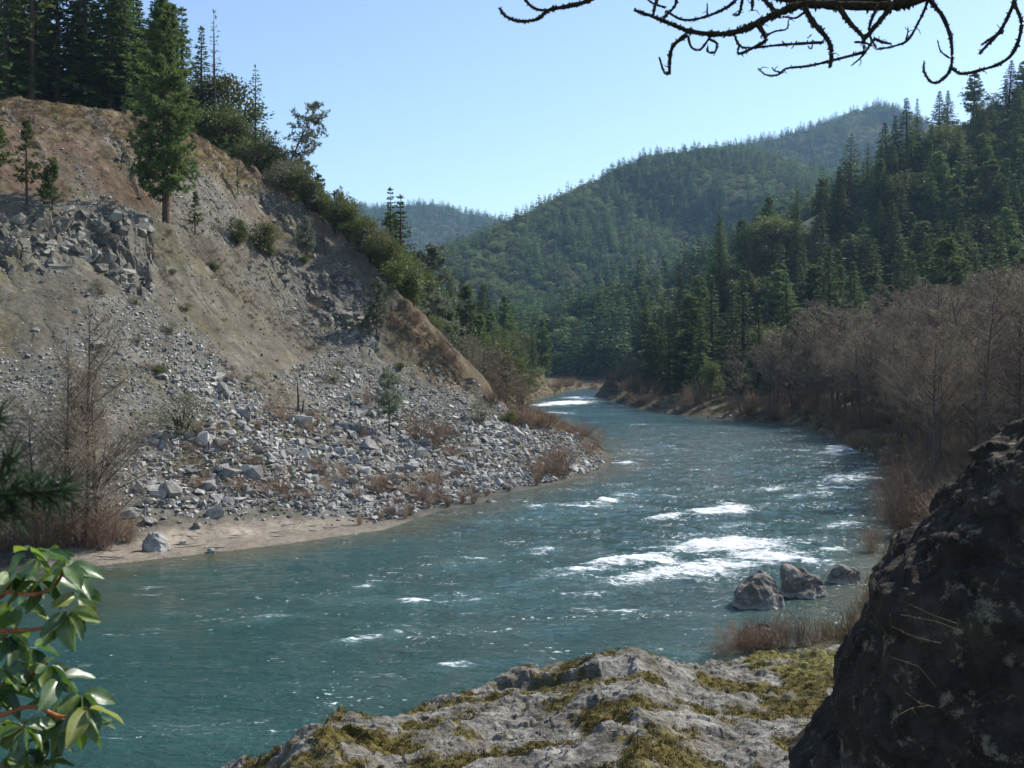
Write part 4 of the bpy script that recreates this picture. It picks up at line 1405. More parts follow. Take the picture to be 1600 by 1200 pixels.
# left shore alders
for px, py, pt, k, w, lb in ((132, 850, 470, 'alder6', 0.85, 'tall bare alder with the thickest dark trunk on the left shore'), (100, 852, 540, 'alder7', 0.9, 'slim bare alder just left of the thickest alder on the left shore'),
                             (150, 855, 600, 'alder7', 1.2, 'short leaning bare alder right of the thickest alder on the left shore'), (60, 856, 640, 'alder6', 1.5, 'low bare reddish alder at the left edge of the shore'),
                             (120, 857, 655, 'alder7', 1.5, 'low bushy bare alder in front of the thickest alder')):
    tree_px(k, 'alder_tree', px, py, pt, lb, 'tree', wide=w)


# ------------------------------------------------------------------ far forest, one mass per hill
def scatter(name, protos, P, S, W, idx, kind='stuff', label=None, cat=None, tilt=None):
    """thousands of far trees or tufts as one object (geometry nodes)"""
    coll = bpy.data.collections.new(name + '_kinds')
    for i, (me, m) in enumerate(protos):
        o = bpy.data.objects.new('%s_kind_%02d' % (name, i), me)
        if not me.materials: me.materials.append(m)
        coll.objects.link(o)
    me = bpy.data.meshes.new(name)
    me.vertices.add(len(P))
    me.vertices.foreach_set('co', np.asarray(P, np.float32).ravel())
    a = me.attributes.new('sc', 'FLOAT_VECTOR', 'POINT')
    a.data.foreach_set('vector', np.stack([S * W, S * W, S], 1).astype(np.float32).ravel())
    a = me.attributes.new('rt', 'FLOAT_VECTOR', 'POINT')
    rt = np.zeros((len(P), 3)); rt[:, 2] = rng.uniform(0, 6.28, len(P))
    if tilt is not None: rt[:, :2] = tilt
    a.data.foreach_set('vector', rt.astype(np.float32).ravel())
    a = me.attributes.new('ix', 'INT', 'POINT')
    a.data.foreach_set('value', np.asarray(idx, np.int32))
    o = obj(name, me, None, None, label, cat, None, kind)
    ng = bpy.data.node_groups.new(name, 'GeometryNodeTree')
    ng.interface.new_socket('Geometry', in_out='INPUT', socket_type='NodeSocketGeometry')
    ng.interface.new_socket('Geometry', in_out='OUTPUT', socket_type='NodeSocketGeometry')
    N = ng.nodes
    gi, go = N.new('NodeGroupInput'), N.new('NodeGroupOutput')
    ci = N.new('GeometryNodeCollectionInfo')
    ci.inputs['Collection'].default_value = coll
    ci.inputs['Separate Children'].default_value = True
    ci.inputs['Reset Children'].default_value = True
    ip = N.new('GeometryNodeInstanceOnPoints')
    ip.inputs['Pick Instance'].default_value = True

    def na(nm, t):
        q = N.new('GeometryNodeInputNamedAttribute'); q.data_type = t; q.inputs['Name'].default_value = nm
        return q.outputs['Attribute']
    Lk = ng.links.new
    Lk(gi.outputs[0], ip.inputs['Points'])
    Lk(ci.outputs[0], ip.inputs['Instance'])
    Lk(na('ix', 'INT'), ip.inputs['Instance Index'])
    Lk(na('sc', 'FLOAT_VECTOR'), ip.inputs['Scale'])
    e2r = N.new('FunctionNodeEulerToRotation')
    Lk(na('rt', 'FLOAT_VECTOR'), e2r.inputs[0])
    Lk(e2r.outputs[0], ip.inputs['Rotation'])
    Lk(ip.outputs[0], go.inputs[0])
    md = o.modifiers.new('scatter', 'NODES')
    md.node_group = ng
    return o


far_protos = []
for k in range(5):
    tk, cr = conifer(np.random.default_rng(200 + k), 20, [4.2, 3.6, 4.8, 3.9, 4.4][k], 0.02, 15, 6, 6, 0.3, 0.05, 0.85)
    far_protos.append((cr, M['farfir']))
for k in range(3):
    tk, cr = broadleaf(np.random.default_rng(210 + k), 10, 4.6, 4.6, 34, 14, 1.1, 1, 1.5)
    far_protos.append((cr, M['faroak']))


def forest(name, pxr, Yr, spacing, hr, label, oakish=0.35, cond=None):
    A = (pxr[1] - pxr[0]) / F * (Yr[1] ** 2 - Yr[0] ** 2) / 2
    n = int(A / spacing ** 2)
    Yv = np.sqrt(rng.uniform(Yr[0] ** 2, Yr[1] ** 2, n)); pv = rng.uniform(pxr[0], pxr[1], n)
    xv = (pv - 800) / F * Yv
    zv = land(xv, Yv)
    px, py = project(xv, Yv, zv)
    ok = zv > 2.5
    if cond is not None: ok &= cond(xv, Yv, zv, px, py)
    xv, Yv, zv = xv[ok], Yv[ok], zv[ok]
    on = fbm(xv / 70, Yv / 70, None, 3, 221) * 0.5 + 0.5
    oak = rng.random(len(xv)) < np.clip(oakish + (on - 0.5) * 2.2, 0.03, 0.9)
    idx = np.where(oak, rng.integers(5, 8, len(xv)), rng.integers(0, 5, len(xv)))
    S = np.where(oak, rng.uniform(0.55, 1.0, len(xv)) * hr[1] / 20, rng.uniform(hr[0], hr[1], len(xv)) / 20 * rng.choice([0.8, 1, 1.25], len(xv)))
    W = rng.uniform(1.0, 1.45, len(xv))
    z2 = ground_z(xv, Yv)
    print(name, len(xv))
    return scatter(name, far_protos, np.stack([xv, Yv, z2 - 0.6], 1), S, W, idx, label=label, cat='forest')


forest('near_valley_forest', (560, 1500), (330, 520), 4.2, (9, 15), 'dark mixed forest on the low ridge behind the river bend', 0.25)
forest('middle_hill_forest', (520, 1560), (520, 1100), 4.9, (8.5, 13.5), 'dense conifer and oak forest on the broad middle hill', 0.42)
forest('far_peak_forest', (780, 1640), (1150, 1740), 7.0, (10, 15), 'hazy conifer forest on the far peaked ridge', 0.15)
forest('far_left_ridge_forest', (430, 1000), (1400, 2180), 8.0, (11, 16), 'blue hazy forest on the most distant ridge at left', 0.15)
forest('right_slope_understory', (1010, 1700), (150, 300), 3.4, (4, 8), 'low dark undergrowth between the firs of the right hillside', 0.5,
       lambda x, y, z, px, py: (near_poly(x, y, SHORE_R)[0] > np.where(px < 1130, 7, np.where(y > 158, 14, 42))) & (near_poly(x, y, SHORE_R)[0] < near_poly(x, y, SHORE_L)[0]) & ~(in_poly(x, y, BEHIND_R) & (near_poly(x, y, RIDGE_R)[0] > 15)))
forest('left_bank_understory', (580, 1000), (118, 345), 3.6, (3, 7), 'low bushes between the trees of the left bank beyond the spur', 0.6,
       lambda x, y, z, px, py: (near_poly(x, y, SHORE_L)[0] > 7) & (near_poly(x, y, SHORE_L)[0] < near_poly(x, y, SHORE_R)[0]) & (z > 3) & (in_poly(x, y, BEHIND_L)) & (near_poly(x, y, CREST_L)[0] > 8))
forest('crest_understory', (-120, 340), (100, 150), 3.0, (3, 7), 'low dark growth under the firs behind the crest', 0.3,
       lambda x, y, z, px, py: (in_poly(x, y, BEHIND_L)) & (near_poly(x, y, CREST_L)[0] > 3.0))


# ------------------------------------------------------------------ talus rocks
def hull_rock(seed, npts=13, flat=0.7, long=1.25):
    rg = np.random.default_rng(seed)
    bm = bmesh.new()
    for k in range(npts):
        d = unit(rg.normal(0, 1, 3)) * rg.uniform(0.8, 1.05)
        bm.verts.new((d[0] * 0.5 * long, d[1] * 0.5, d[2] * 0.5 * flat))
    r = bmesh.ops.convex_hull(bm, input=bm.verts)
    bmesh.ops.delete(bm, geom=[v for v in bm.verts if not v.link_faces], context='VERTS')
    bmesh.ops.triangulate(bm, faces=bm.faces)
    bm.verts.index_update()
    V = np.array([v.co[:] for v in bm.verts]); f = np.array([[v.index for v in q.verts] for q in bm.faces])
    bm.free()
    return V, f


ROCKS = [hull_rock(300 + k, [11, 13, 15, 12][k % 4], [0.55, 0.75, 0.9, 0.65][k % 4], [1.5, 1.2, 1.05, 1.35][k % 4]) for k in range(16)]


def rot_mats(n, tilt=0.5):
    az = rng.uniform(0, 6.28, n); ax = rng.normal(0, tilt, n); ay = rng.normal(0, tilt, n)
    cz, sz, cx, sx, cy, sy = np.cos(az), np.sin(az), np.cos(ax), np.sin(ax), np.cos(ay), np.sin(ay)
    o, l = np.zeros(n), np.ones(n)
    Rz = np.stack([cz, -sz, o, sz, cz, o, o, o, l], 1).reshape(n, 3, 3)
    Rx = np.stack([l, o, o, o, cx, -sx, o, sx, cx], 1).reshape(n, 3, 3)
    Ry = np.stack([cy, o, sy, o, l, o, -sy, o, cy], 1).reshape(n, 3, 3)
    return Ry @ Rx @ Rz


N0 = 260000
Yv = np.sqrt(rng.uniform(41 ** 2, 112 ** 2, N0)); pv = rng.uniform(-60, 975, N0)
xv = (pv - 800) / F * Yv
z0 = land(xv, Yv)
px, py = project(xv, Yv, z0)
ok = (z0 > 0.05) & ~in_poly(xv, Yv, BEHIND_L) & (near_poly(xv, Yv, SHORE_L)[0] < near_poly(xv, Yv, SHORE_R)[0])
xv, Yv, z0, px, py = xv[ok], Yv[ok], z0[ok], px[ok], py[ok]
mk = lambda P, s_=25: pmask(px, py, P, s_)
clus = fbm(xv / 3.0, Yv / 3.0, None, 3, 231) * 0.5 + 0.5
w_ch, w_ap, w_sl, w_tr, w_tm = mk(CHUTE), mk(APRON), mk(SCREE_L), mk(TALUS_R), mk(TALUS_M, 18)
w_up = np.maximum(mk(UPPER_S, 18), mk(UPPER_L, 15))
w_oc = np.maximum.reduce([mk(OUTCROP, 8), 0.5 * mk(OUTCR_L), 0.5 * mk(OUTCR_M), mk(GREYBAND, 8), 0.6 * mk(BAND_S, 12)])
sandm = mk(SAND, 10)
dens = np.maximum.reduce([0.85 * w_ch, 0.62 * w_ap * (0.35 + 1.1 * clus), 0.7 * w_sl * (0.5 + 0.8 * clus), 0.8 * w_tr * (0.4 + clus), 0.55 * w_tm, 0.5 * w_up, 0.3 * w_oc * clus, 0.35 * mk(NOSE, 20) * clus, np.full(len(px), 0.03) + 0.16 * sstep(0.5, 0.75, clus)])
dens = dens * (1 - 0.97 * sandm)
ok = rng.random(len(px)) < dens
xv, Yv, px, py = xv[ok], Yv[ok], px[ok], py[ok]
big = np.maximum.reduce([0.20 * w_ch[ok] * sstep(470, 640, py), 0.26 * w_ap[ok], 0.10 * w_tr[ok], 0.05 * w_tm[ok], np.full(len(px), 0.035)])
size = (0.075 + 0.78 * big) * np.exp(rng.normal(0, 0.6, len(px))) + 0.02
lucky = rng.random(len(px)) < 0.012
size = np.where(lucky & (big > 0.12), size * rng.uniform(1.8, 2.8, len(px)), size)
size = np.minimum(size, 1.5)
keep = rng.random(len(px)) < np.clip(0.16 / size, 0.10, 1.0) * 0.8     # fewer of the big ones
xv, Yv, px, py, size = xv[keep], Yv[keep], px[keep], py[keep], size[keep]
zv = ground_z(xv, Yv)
print('rocks', len(xv))
app = size / Yv * F
order = np.argsort(-app)
top = order[:285]; rest = order[285:]
RM = rot_mats(len(xv), 0.45)
ROCK_ME = []
for k, (V, f) in enumerate(ROCKS):
    me = mk_mesh('talus_rock', V, f); me.materials.append(M['rock']); ROCK_ME.append(me)


def rock_label(p_x, p_y, s_):
    big_ = 'large' if s_ > 0.85 else 'mid sized' if s_ > 0.6 else 'smaller'
    where = ('near the beach sand' if 150 < p_x < 620 and p_y > 770 else 'at the water edge of the rocky point' if p_x > 620 and p_y > 755 else 'on the rocky point by the bend' if p_x > 700 else
             'on the lower talus above the beach' if p_y > 690 else 'in the grey chute of the talus' if p_x < 520 and p_y > 560 else 'on the upper slope' if p_y < 450 else 'on the scree of the left slope')
    return '%s grey angular rock %s' % (big_, where)


for i in top:
    o = obj('talus_rock', ROCK_ME[i % 16], None, None, rock_label(px[i], py[i], size[i]), 'rock', 'loose rocks on the left slope', None, (xv[i], Yv[i], zv[i] + 0.10 * size[i]))
    o.rotation_euler = Matrix(RM[i].tolist()).to_euler()
    o.scale = (size[i],) * 3
Vs, Fs, off = [], [], 0
for k, (V, f) in enumerate(ROCKS):
    ids = rest[rest % 16 == k]
    W_ = np.einsum('nij,vj->nvi', RM[ids], V) * size[ids][:, None, None] + np.stack([xv[ids], Yv[ids], zv[ids] + 0.10 * size[ids]], 1)[:, None, :]
    Vs.append(W_.reshape(-1, 3))
    Fs.append((f[None] + (np.arange(len(ids)) * len(V))[:, None, None]).reshape(-1, 3) + off)
    off += len(ids) * len(V)


def m_scree():
    t = NT('scree_rock')
    v = t.coord()
    isl = t.n('NewGeometry').outputs['Random Per Island']
    c = t.ramp(isl, (0.0, (0.11, 0.107, 0.097)), (0.45, (0.22, 0.213, 0.195)), (0.8, (0.33, 0.318, 0.293)), (1.0, (0.48, 0.46, 0.425)))
    n2 = t.noise(v, 9, 5, 0.7)
    c = t.mix(1.0, c, t.ramp(n2, (0.25, 0.65), (0.75, 1.3)), 'MULTIPLY')
    return t.base(c, 0.9, 0.2)


obj('scree', mk_mesh('scree', np.vstack(Vs), np.vstack(Fs)), m_scree(), label='countless small grey stones covering the left slope', cat='scree', kind='stuff')


# ------------------------------------------------------------------ rock outcrops built of angular blocks
M['outcrop'] = m_rock('outcrop_rock', (0.06, 0.057, 0.049), (0.15, 0.142, 0.124), (0.34, 0.325, 0.29), 0.9, 0.9, 0.12, (0.10, 0.095, 0.05), 0.92, 0.5)
BLOCK = []
for k in range(14):
    V, f = hull_rock(700 + k, [10, 12, 13][k % 3], [0.8, 1.0, 0.7][k % 3], [1.2, 1.0, 1.35][k % 3])
    me = mk_mesh('block', V, f); me.materials.append(M['outcrop']); BLOCK.append(me)


def outcrop(P, n, s0, s1, label, seed):
    rr = np.random.default_rng(seed)
    P_ = np.array(P, float)
    q = []
    while len(q) < n:
        c = rr.uniform(P_.min(0), P_.max(0))
        if in_poly(c[:1], c[1:], P)[0] and noise(c[:1] / 26, c[1:] / 20, None, seed)[0] > -0.2: q.append(c)
    q = np.array(q)
    H_ = hit(q[:, 0], q[:, 1], 45, 125)
    H_ = H_[np.isfinite(H_).all(1)]
    root = empty('rock_outcrop', H_.mean(0), label, 'rock outcrop')
    ro = np.array(root.location)
    for k, p in enumerate(H_):
        s_ = s0 * (s1 / s0) ** (rr.random() ** 1.5)
        o = obj('block', BLOCK[rr.integers(0, 14)], None, root, None, None, None, None, p - ro + np.array((-0.5, 0.4, -0.6)) * s_ * rr.uniform(0.15, 0.42))
        o.rotation_euler = (rr.normal(0.3, 0.25), rr.normal(-0.45, 0.25), rr.normal(0.6, 0.5))
        o.scale = (s_ * rr.uniform(0.8, 1.2), s_ * rr.uniform(0.8, 1.2), s_)


outcrop(OUTCROP, 260, 0.5, 2.2, 'big jagged grey outcrop below the bench of the left slope', 1)
outcrop(OUTCR_L, 170, 0.4, 1.7, 'broken grey outcrop at the left edge of the slope', 2)
outcrop(OUTCR_M, 210, 0.4, 1.6, 'blocky grey outcrop midway along the left slope', 3)
outcrop(OUTCR_N, 90, 0.5, 1.6, 'dark rocky rib near the end of the spur', 4)
outcrop(BAND_S, 70, 0.4, 1.3, 'thin line of broken rock running down from the crest', 5)
outcrop(GREYBAND, 45, 0.4, 1.2, 'narrow pale rock rib on the red upper slope', 6)
outcrop([(500, 470), (560, 500), (600, 540), (585, 555), (530, 520)], 45, 0.6, 1.7, 'dark rock ledge above the right hand scree', 7)
outcrop([(100, 165), (170, 175), (175, 195), (110, 185)], 22, 0.4, 1.2, 'small rock knob on the crest of the left slope', 8)
outcrop([(640, 560), (690, 570), (720, 600), (700, 605), (650, 580)], 30, 0.5, 1.3, 'low dark rocks under the brown cut of the spur', 9)

# ------------------------------------------------------------------ boulders
def boulder(name, pts, loc, label, cat='boulder', sub=4, amp=0.06, seed=0, m=None, cracks=0.05):
    """a rounded angular boulder from hull points (metres, about its foot)"""
    bm = bmesh.new()
    for p in pts: bm.verts.new(p)
    bmesh.ops.convex_hull(bm, input=bm.verts)
    bmesh.ops.delete(bm, geom=[v for v in bm.verts if not v.link_faces], context='VERTS')
    bmesh.ops.bevel(bm, geom=list(bm.edges), offset=0.03, segments=1, affect='EDGES', profile=0.6)
    bmesh.ops.triangulate(bm, faces=bm.faces)
    for k in range(sub):
        ln = [e for e in bm.edges if e.calc_length() > 0.09]
        if not ln: break
        bmesh.ops.subdivide_edges(bm, edges=ln, cuts=1, use_grid_fill=True)
        bmesh.ops.triangulate(bm, faces=bm.faces)
    bm.normal_update()
    V = np.array([v.co[:] for v in bm.verts]); Nn = np.array([v.normal[:] for v in bm.verts])
    d = amp * fbm(V[:, 0] / 0.5 + seed, V[:, 1] / 0.5, V[:, 2] / 0.5, 4, seed) * 1.6 - cracks * sstep(0.12, 0.0, np.abs(fbm(V[:, 0] / 0.8 + 0.6 * V[:, 2], V[:, 1] / 0.8, V[:, 2] / 0.8, 2, seed + 9)))
    d = d + amp * 1.3 * facet3(V[:, 0] / 0.42 + seed, V[:, 1] / 0.42, V[:, 2] / 0.42, seed)
    V = V + Nn * d[:, None]
    bm.verts.index_update()
    f = np.array([[v.index for v in q.verts] for q in bm.faces])
    bm.free()
    return obj(name, mk_mesh(name, V, f), m or M['boulder'], None, label, cat, None, None, loc)


def wpt(px, py):
    q = on_water(px, py)
    return (q[0], q[1], 0.0)


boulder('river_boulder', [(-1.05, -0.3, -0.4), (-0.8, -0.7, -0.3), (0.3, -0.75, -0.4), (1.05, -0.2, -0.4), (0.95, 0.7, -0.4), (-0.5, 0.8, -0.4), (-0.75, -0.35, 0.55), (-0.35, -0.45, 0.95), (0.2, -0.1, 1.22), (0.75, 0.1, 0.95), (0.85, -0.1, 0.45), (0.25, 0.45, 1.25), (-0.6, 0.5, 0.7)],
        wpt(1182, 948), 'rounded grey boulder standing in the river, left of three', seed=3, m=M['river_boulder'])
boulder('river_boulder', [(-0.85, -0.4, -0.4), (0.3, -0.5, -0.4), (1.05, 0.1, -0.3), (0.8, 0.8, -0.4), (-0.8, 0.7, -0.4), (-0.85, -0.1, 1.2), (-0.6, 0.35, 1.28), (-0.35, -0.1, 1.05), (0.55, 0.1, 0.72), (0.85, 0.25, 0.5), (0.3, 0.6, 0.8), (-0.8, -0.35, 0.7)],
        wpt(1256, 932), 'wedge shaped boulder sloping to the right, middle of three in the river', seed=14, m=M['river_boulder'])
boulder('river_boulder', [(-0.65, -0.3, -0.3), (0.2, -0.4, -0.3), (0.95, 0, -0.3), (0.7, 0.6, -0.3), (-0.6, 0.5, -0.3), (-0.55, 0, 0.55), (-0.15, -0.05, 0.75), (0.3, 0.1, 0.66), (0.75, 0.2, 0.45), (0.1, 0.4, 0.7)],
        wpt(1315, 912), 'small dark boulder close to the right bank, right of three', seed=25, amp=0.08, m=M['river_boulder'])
b = hit(245, 862)[0]
boulder('beach_boulder', [(-0.6, -0.35, -0.3), (0.3, -0.45, -0.3), (0.65, 0.1, -0.3), (0.4, 0.6, -0.3), (-0.6, 0.4, -0.3), (-0.65, -0.1, 0.45), (-0.35, -0.1, 0.85), (0.05, 0.05, 0.8), (0.55, 0.05, 0.4), (0.0, 0.5, 0.75), (0.3, -0.3, 0.3)],
        b, 'large rounded boulder on the sand at the water edge', seed=36, m=M['rock'])
for px_, py_, s_, lb in ((205, 812, 0.62, 'long pale flat boulder at the top of the beach'), (232, 822, 0.5, 'pale blocky rock beside the long flat boulder'), (310, 826, 0.36, 'dark rock half buried in the middle of the beach'), (326, 767, 0.6, 'pale triangular boulder above the beach'),
                         (285, 852, 0.26, 'small pale rock right of the large beach boulder'), (330, 866, 0.3, 'flat wet rock at the edge of the beach'), (570, 785, 0.6, 'pale block at the foot of the talus by the beach'), (798, 762, 0.6, 'tall pale rock at the water edge of the point'),
                         (768, 790, 0.45, 'low pale rock dipping into the river')):
    b = hit(px_, py_)[0]
    rg = np.random.default_rng(int(px_))
    p = [tuple(unit(rg.normal(0, 1, 3)) * (0.75, 0.55, 0.5) * s_ * 1.2) for k in range(14)]
    boulder('shore_rock', p, b + (0, 0, 0.22 * s_), lb, 'rock', 3, 0.03, int(px_), M['rock'], 0.02)
# stones along the far rapids and right bank
for k in range(26):
    px_ = random.uniform(860, 970); Y_ = random.uniform(300, 335)
    b = stand(px_, Y_)
    if not (-0.4 < b[2] < 4): continue
    o = obj('bank_stone', ROCK_ME[k % 16], None, None, 'pale stone on the far bank at the head of the rapids', 'rock', 'stones on the far bank', None, b)
    s_ = random.uniform(0.8, 2.2); o.scale = (s_, s_, s_ * 0.8); o.rotation_euler = (0, 0, random.uniform(0, 6))
for k in range(60):
    t_ = random.random()
    px_ = np.interp(t_, [0, 0.3, 0.6, 1], [1030, 1150, 1290, 1400]) + random.uniform(-10, 10); py_ = np.interp(t_, [0, 0.3, 0.6, 1], [645, 655, 680, 735])
    q = on_water(px_, py_); d_ = random.uniform(-0.3, 2.5)
    b = np.array((q[0] + d_, q[1] + random.uniform(-1, 2), 0)); b[2] = ground_z(b[0], b[1])[0]
    s_ = random.uniform(0.2, 0.8)
    o = obj('bank_stone', ROCK_ME[k % 16], None, None, 'small stone at the water edge below the right bank alders', 'rock', 'stones along the right bank', None, b)
    o.scale = (s_, s_, s_); o.rotation_euler = (random.uniform(-.4, .4), 0, random.uniform(0, 6))

# ------------------------------------------------------------------ willow clumps and small brown bushes
def willow(px, py, h, label, group, kind=None, Y=None, wide=1.0, nm='willow_shrub'):
    b = hit(px, py)[0] if Y is None else stand(px, Y)
    if not np.isfinite(b).all(): return
    return plant(kind or 'willow%d' % random.randrange(4), nm, b - (0, 0, 0.05), h, label, 'shrub', group, wide=wide)


for px_, py_, h in ((120, 850, 2.2), (70, 852, 2.4), (160, 860, 1.8), (180, 848, 1.5), (30, 856, 2.4), (200, 852, 1.1), (95, 860, 1.6), (140, 862, 1.4), (55, 864, 1.6), (0, 860, 2.2)):
    willow(px_, py_, h * 1.1, 'tangled reddish brown willow clump at the foot of the left shore alders', 'willows under the left shore alders', wide=1.1)
for k in range(46):
    px_ = random.uniform(280, 720); py_ = random.uniform(640, 790)
    if py_ > 815 - 0.02 * abs(px_ - 400): continue
    willow(px_, py_, random.uniform(0.5, 1.2), 'small brown leafless bush between the talus rocks, ' + ('left part above the beach' if px_ < 420 else 'middle of the talus' if px_ < 570 else 'towards the point') + (', lower' if py_ > 720 else ', upper'), 'brown bushes on the talus', wide=random.uniform(1.0, 1.7), nm='brown_bush')
for px_, py_, h, w in ((680, 700, 2.4, 0.9), (650, 690, 2.0, 0.9), (700, 690, 1.6, 1.0), (575, 640, 1.8, 0.7)):
    willow(px_, py_, h, 'taller bare bush in the middle of the rocky point', 'tall bare bushes on the point', wide=w)
for k in range(30):
    t_ = random.random()
    px_ = np.interp(t_, [0, .3, .6, 1], [845, 930, 946, 890]) + random.uniform(-60, 4); py_ = np.interp(t_, [0, .3, .6, 1], [660, 688, 715, 748]) + random.uniform(-6, 6)
    willow(px_, py_, random.uniform(0.8, 2.1), 'loose bare willow near the tip of the rocky point, ' + ('on its far side' if py_ < 690 else 'on its near side'), 'willows on the tip of the point', wide=random.uniform(1.1, 1.6), kind='willow%d' % random.choice([4, 5, 4, 5, 1]))
for k in range(20):
    px_ = random.uniform(560, 900); py_ = np.interp(px_, [560, 680, 740, 800, 900], [830, 800, 788, 768, 748]) - random.uniform(-2, 10)
    willow(px_, py_, random.uniform(0.5, 1.3), 'low russet reed clump at the edge of the left shore', 'russet clumps on the left water edge', nm='russet_clump', kind='willow2')
g = 'willows along the right bank'
n_ = 0
while n_ < 120:
    Y_ = random.uniform(46, 235); px_ = random.uniform(925, 1640)
    x_ = (px_ - 800) / F * Y_
    dr = near_poly(np.array([x_]), np.array([Y_]), SHORE_R)[0][0]
    if dr < 0.3 or dr > 9 or in_poly(np.array([x_]), np.array([Y_]), RIVER)[0] or near_poly(np.array([x_]), np.array([Y_]), SHORE_L)[0][0] < dr: continue
    n_ += 1
    far_ = Y_ > 140
    willow(px_, 0, random.uniform(1.5, 3.4) if far_ else random.uniform(0.9, 2.4), ('reddish brown willow at the water below the dark firs, ' + ('beside the far rapids' if Y_ > 205 else 'on the right nose' if Y_ > 170 else 'left of the alders')) if far_ else 'brown bare willow on the right bank ' + ('in front of the leftmost alders' if px_ < 1200 else 'below the middle of the alder thicket' if Y_ > 100 else 'between the alders and the dark boulder' if Y_ > 70 else 'close behind the dark boulder'), g, Y=Y_, wide=random.uniform(1.1, 1.9))
for k in range(14):
    Y_ = random.uniform(290, 330); px_ = random.uniform(860, 960)
    willow(px_, 0, random.uniform(1.5, 3), 'pale brown bush on the far bank at the head of the rapids', 'bushes on the far bank', Y=Y_, wide=1.6)
for k in range(9):
    t_ = random.random()
    px_ = np.interp(t_, [0, 1], [640, 850]); py_ = np.interp(t_, [0, .36, .55, .85, 1], [490, 572, 622, 655, 665]) + random.uniform(2, 14)
    willow(px_, py_, random.uniform(0.8, 2.0), 'brown bush along the lower edge of the spur', 'bushes along the edge of the spur', wide=1.2, nm='brown_bush')
for k in range(30):
    px_ = random.uniform(150, 640); py_ = random.uniform(380, 600)
    b = hit(px_, py_)[0]
    plant(random.choice(['greyshrub', 'willow1', 'willow3', 'shrub1']), 'low_scrub', b - (0, 0, 0.05), random.uniform(0.35, 0.9), 'low scrub tuft on the bare upper slope', 'shrub', 'low scrub on the bare slope', wide=1.4)
# snag on the talus
b = hit(466, 645)[0]
gq = Geo(); rg = np.random.default_rng(5)
gq.tube([(0, 0, -0.2), (0.02, 0, 0.8), (-0.05, 0.03, 1.7), (-0.08, 0, 2.3)], [0.09, 0.075, 0.05, 0.015], 7)
gq.tube([(0.3, 0, -0.1), (0.35, 0, 0.5), (0.42, 0, 0.85)], [0.07, 0.05, 0.02], 6)
gq.tube([(0.02, 0, 0.9), (0.2, 0, 1.2)], [0.03, 0.008], 4)
obj('dead_snag', gq.mesh('dead_snag', True), M['bark'], None, 'thin dead snag standing on the scree', 'snag', None, None, b)
# driftwood sticks on the beach
for k in range(22):
    px_ = random.uniform(110, 560); py_ = np.interp(px_, [110, 300, 560], [885, 848, 815]) + random.uniform(-12, 12)
    b = hit(px_, py_)[0]
    if b[2] < 0.02: continue
    gq = Geo(); L_ = random.uniform(0.4, 1.6); a_ = random.uniform(-0.5, 0.5)
    d_ = np.array((math.cos(a_), math.sin(a_), 0))
    nrm_ = np.array((-d_[1], d_[0], 0))
    gq.tube([-d_ * L_ / 2, nrm_ * random.uniform(-.08, .08), d_ * L_ / 2 + (0, 0, .04)], [0.02, 0.025, 0.01], 5)
    obj('driftwood_stick', gq.mesh('driftwood_stick', True), M['wood'], None, 'pale driftwood stick lying on the sandy beach', 'driftwood', 'driftwood on the beach', None, b + (0, 0, 0.03))

# ------------------------------------------------------------------ near the ledge and the right bank
b = np.array((*on_water(1182, 1005), 0.05))
boulder('shore_rock', [(-0.9, -0.4, -0.3), (0.6, -0.5, -0.3), (0.9, 0.3, -0.3), (-0.6, 0.5, -0.3), (-0.3, 0, 0.55), (0.25, 0.1, 0.62), (0.6, 0.1, 0.35), (-0.7, 0.1, 0.2)], b, 'low brown rock with dead stems just beyond the ledge', 'rock', 3, 0.06, 71)
g = 'dead stems beyond the ledge'
for px_, py_, h, w in ((1150, 1012, 0.9, 1.2), (1180, 1012, 0.9, 1.5), (1200, 1016, 1.0, 1.4), (1225, 1012, 1.1, 0.9), (1250, 1012, 1.0, 0.8), (1275, 1008, 1.0, 0.8), (1165, 1022, 0.7, 1.3), (1130, 1026, 0.6, 1.2)):
    q = on_water(px_, py_)
    plant('willow%d' % random.randrange(4), 'dead_stem_clump', (q[0], q[1], -0.02), h, 'clump of brown dead stems between the ledge and the water', 'shrub', g, wide=w)
for px_, py_, h, w, lb in ((1385, 838, 2.7, 1.0, 'bare grey shrub against the top edge of the dark boulder'), (1345, 862, 1.4, 1.0, 'thin bare shrub above the right river boulder'), (1368, 815, 1.5, 0.9, 'small bare shrub left of the grey shrub at the boulder'),
                           (1440, 735, 2.2, 1.3, 'russet bare willow beyond the dark boulder'), (1420, 750, 1.6, 1.2, 'straw coloured bush beyond the dark boulder'), (1500, 700, 2.0, 1.4, 'pale twiggy bush near the slope of the dark boulder')):
    q = on_water(px_, py_)
    z_ = max(ground_z(q[0] + 1.0, q[1])[0], 0)
    plant('willow%d' % random.randrange(4), 'bare_shrub', (q[0] + 0.5, q[1], z_ - 0.05), h, lb, 'shrub', None, wide=w)

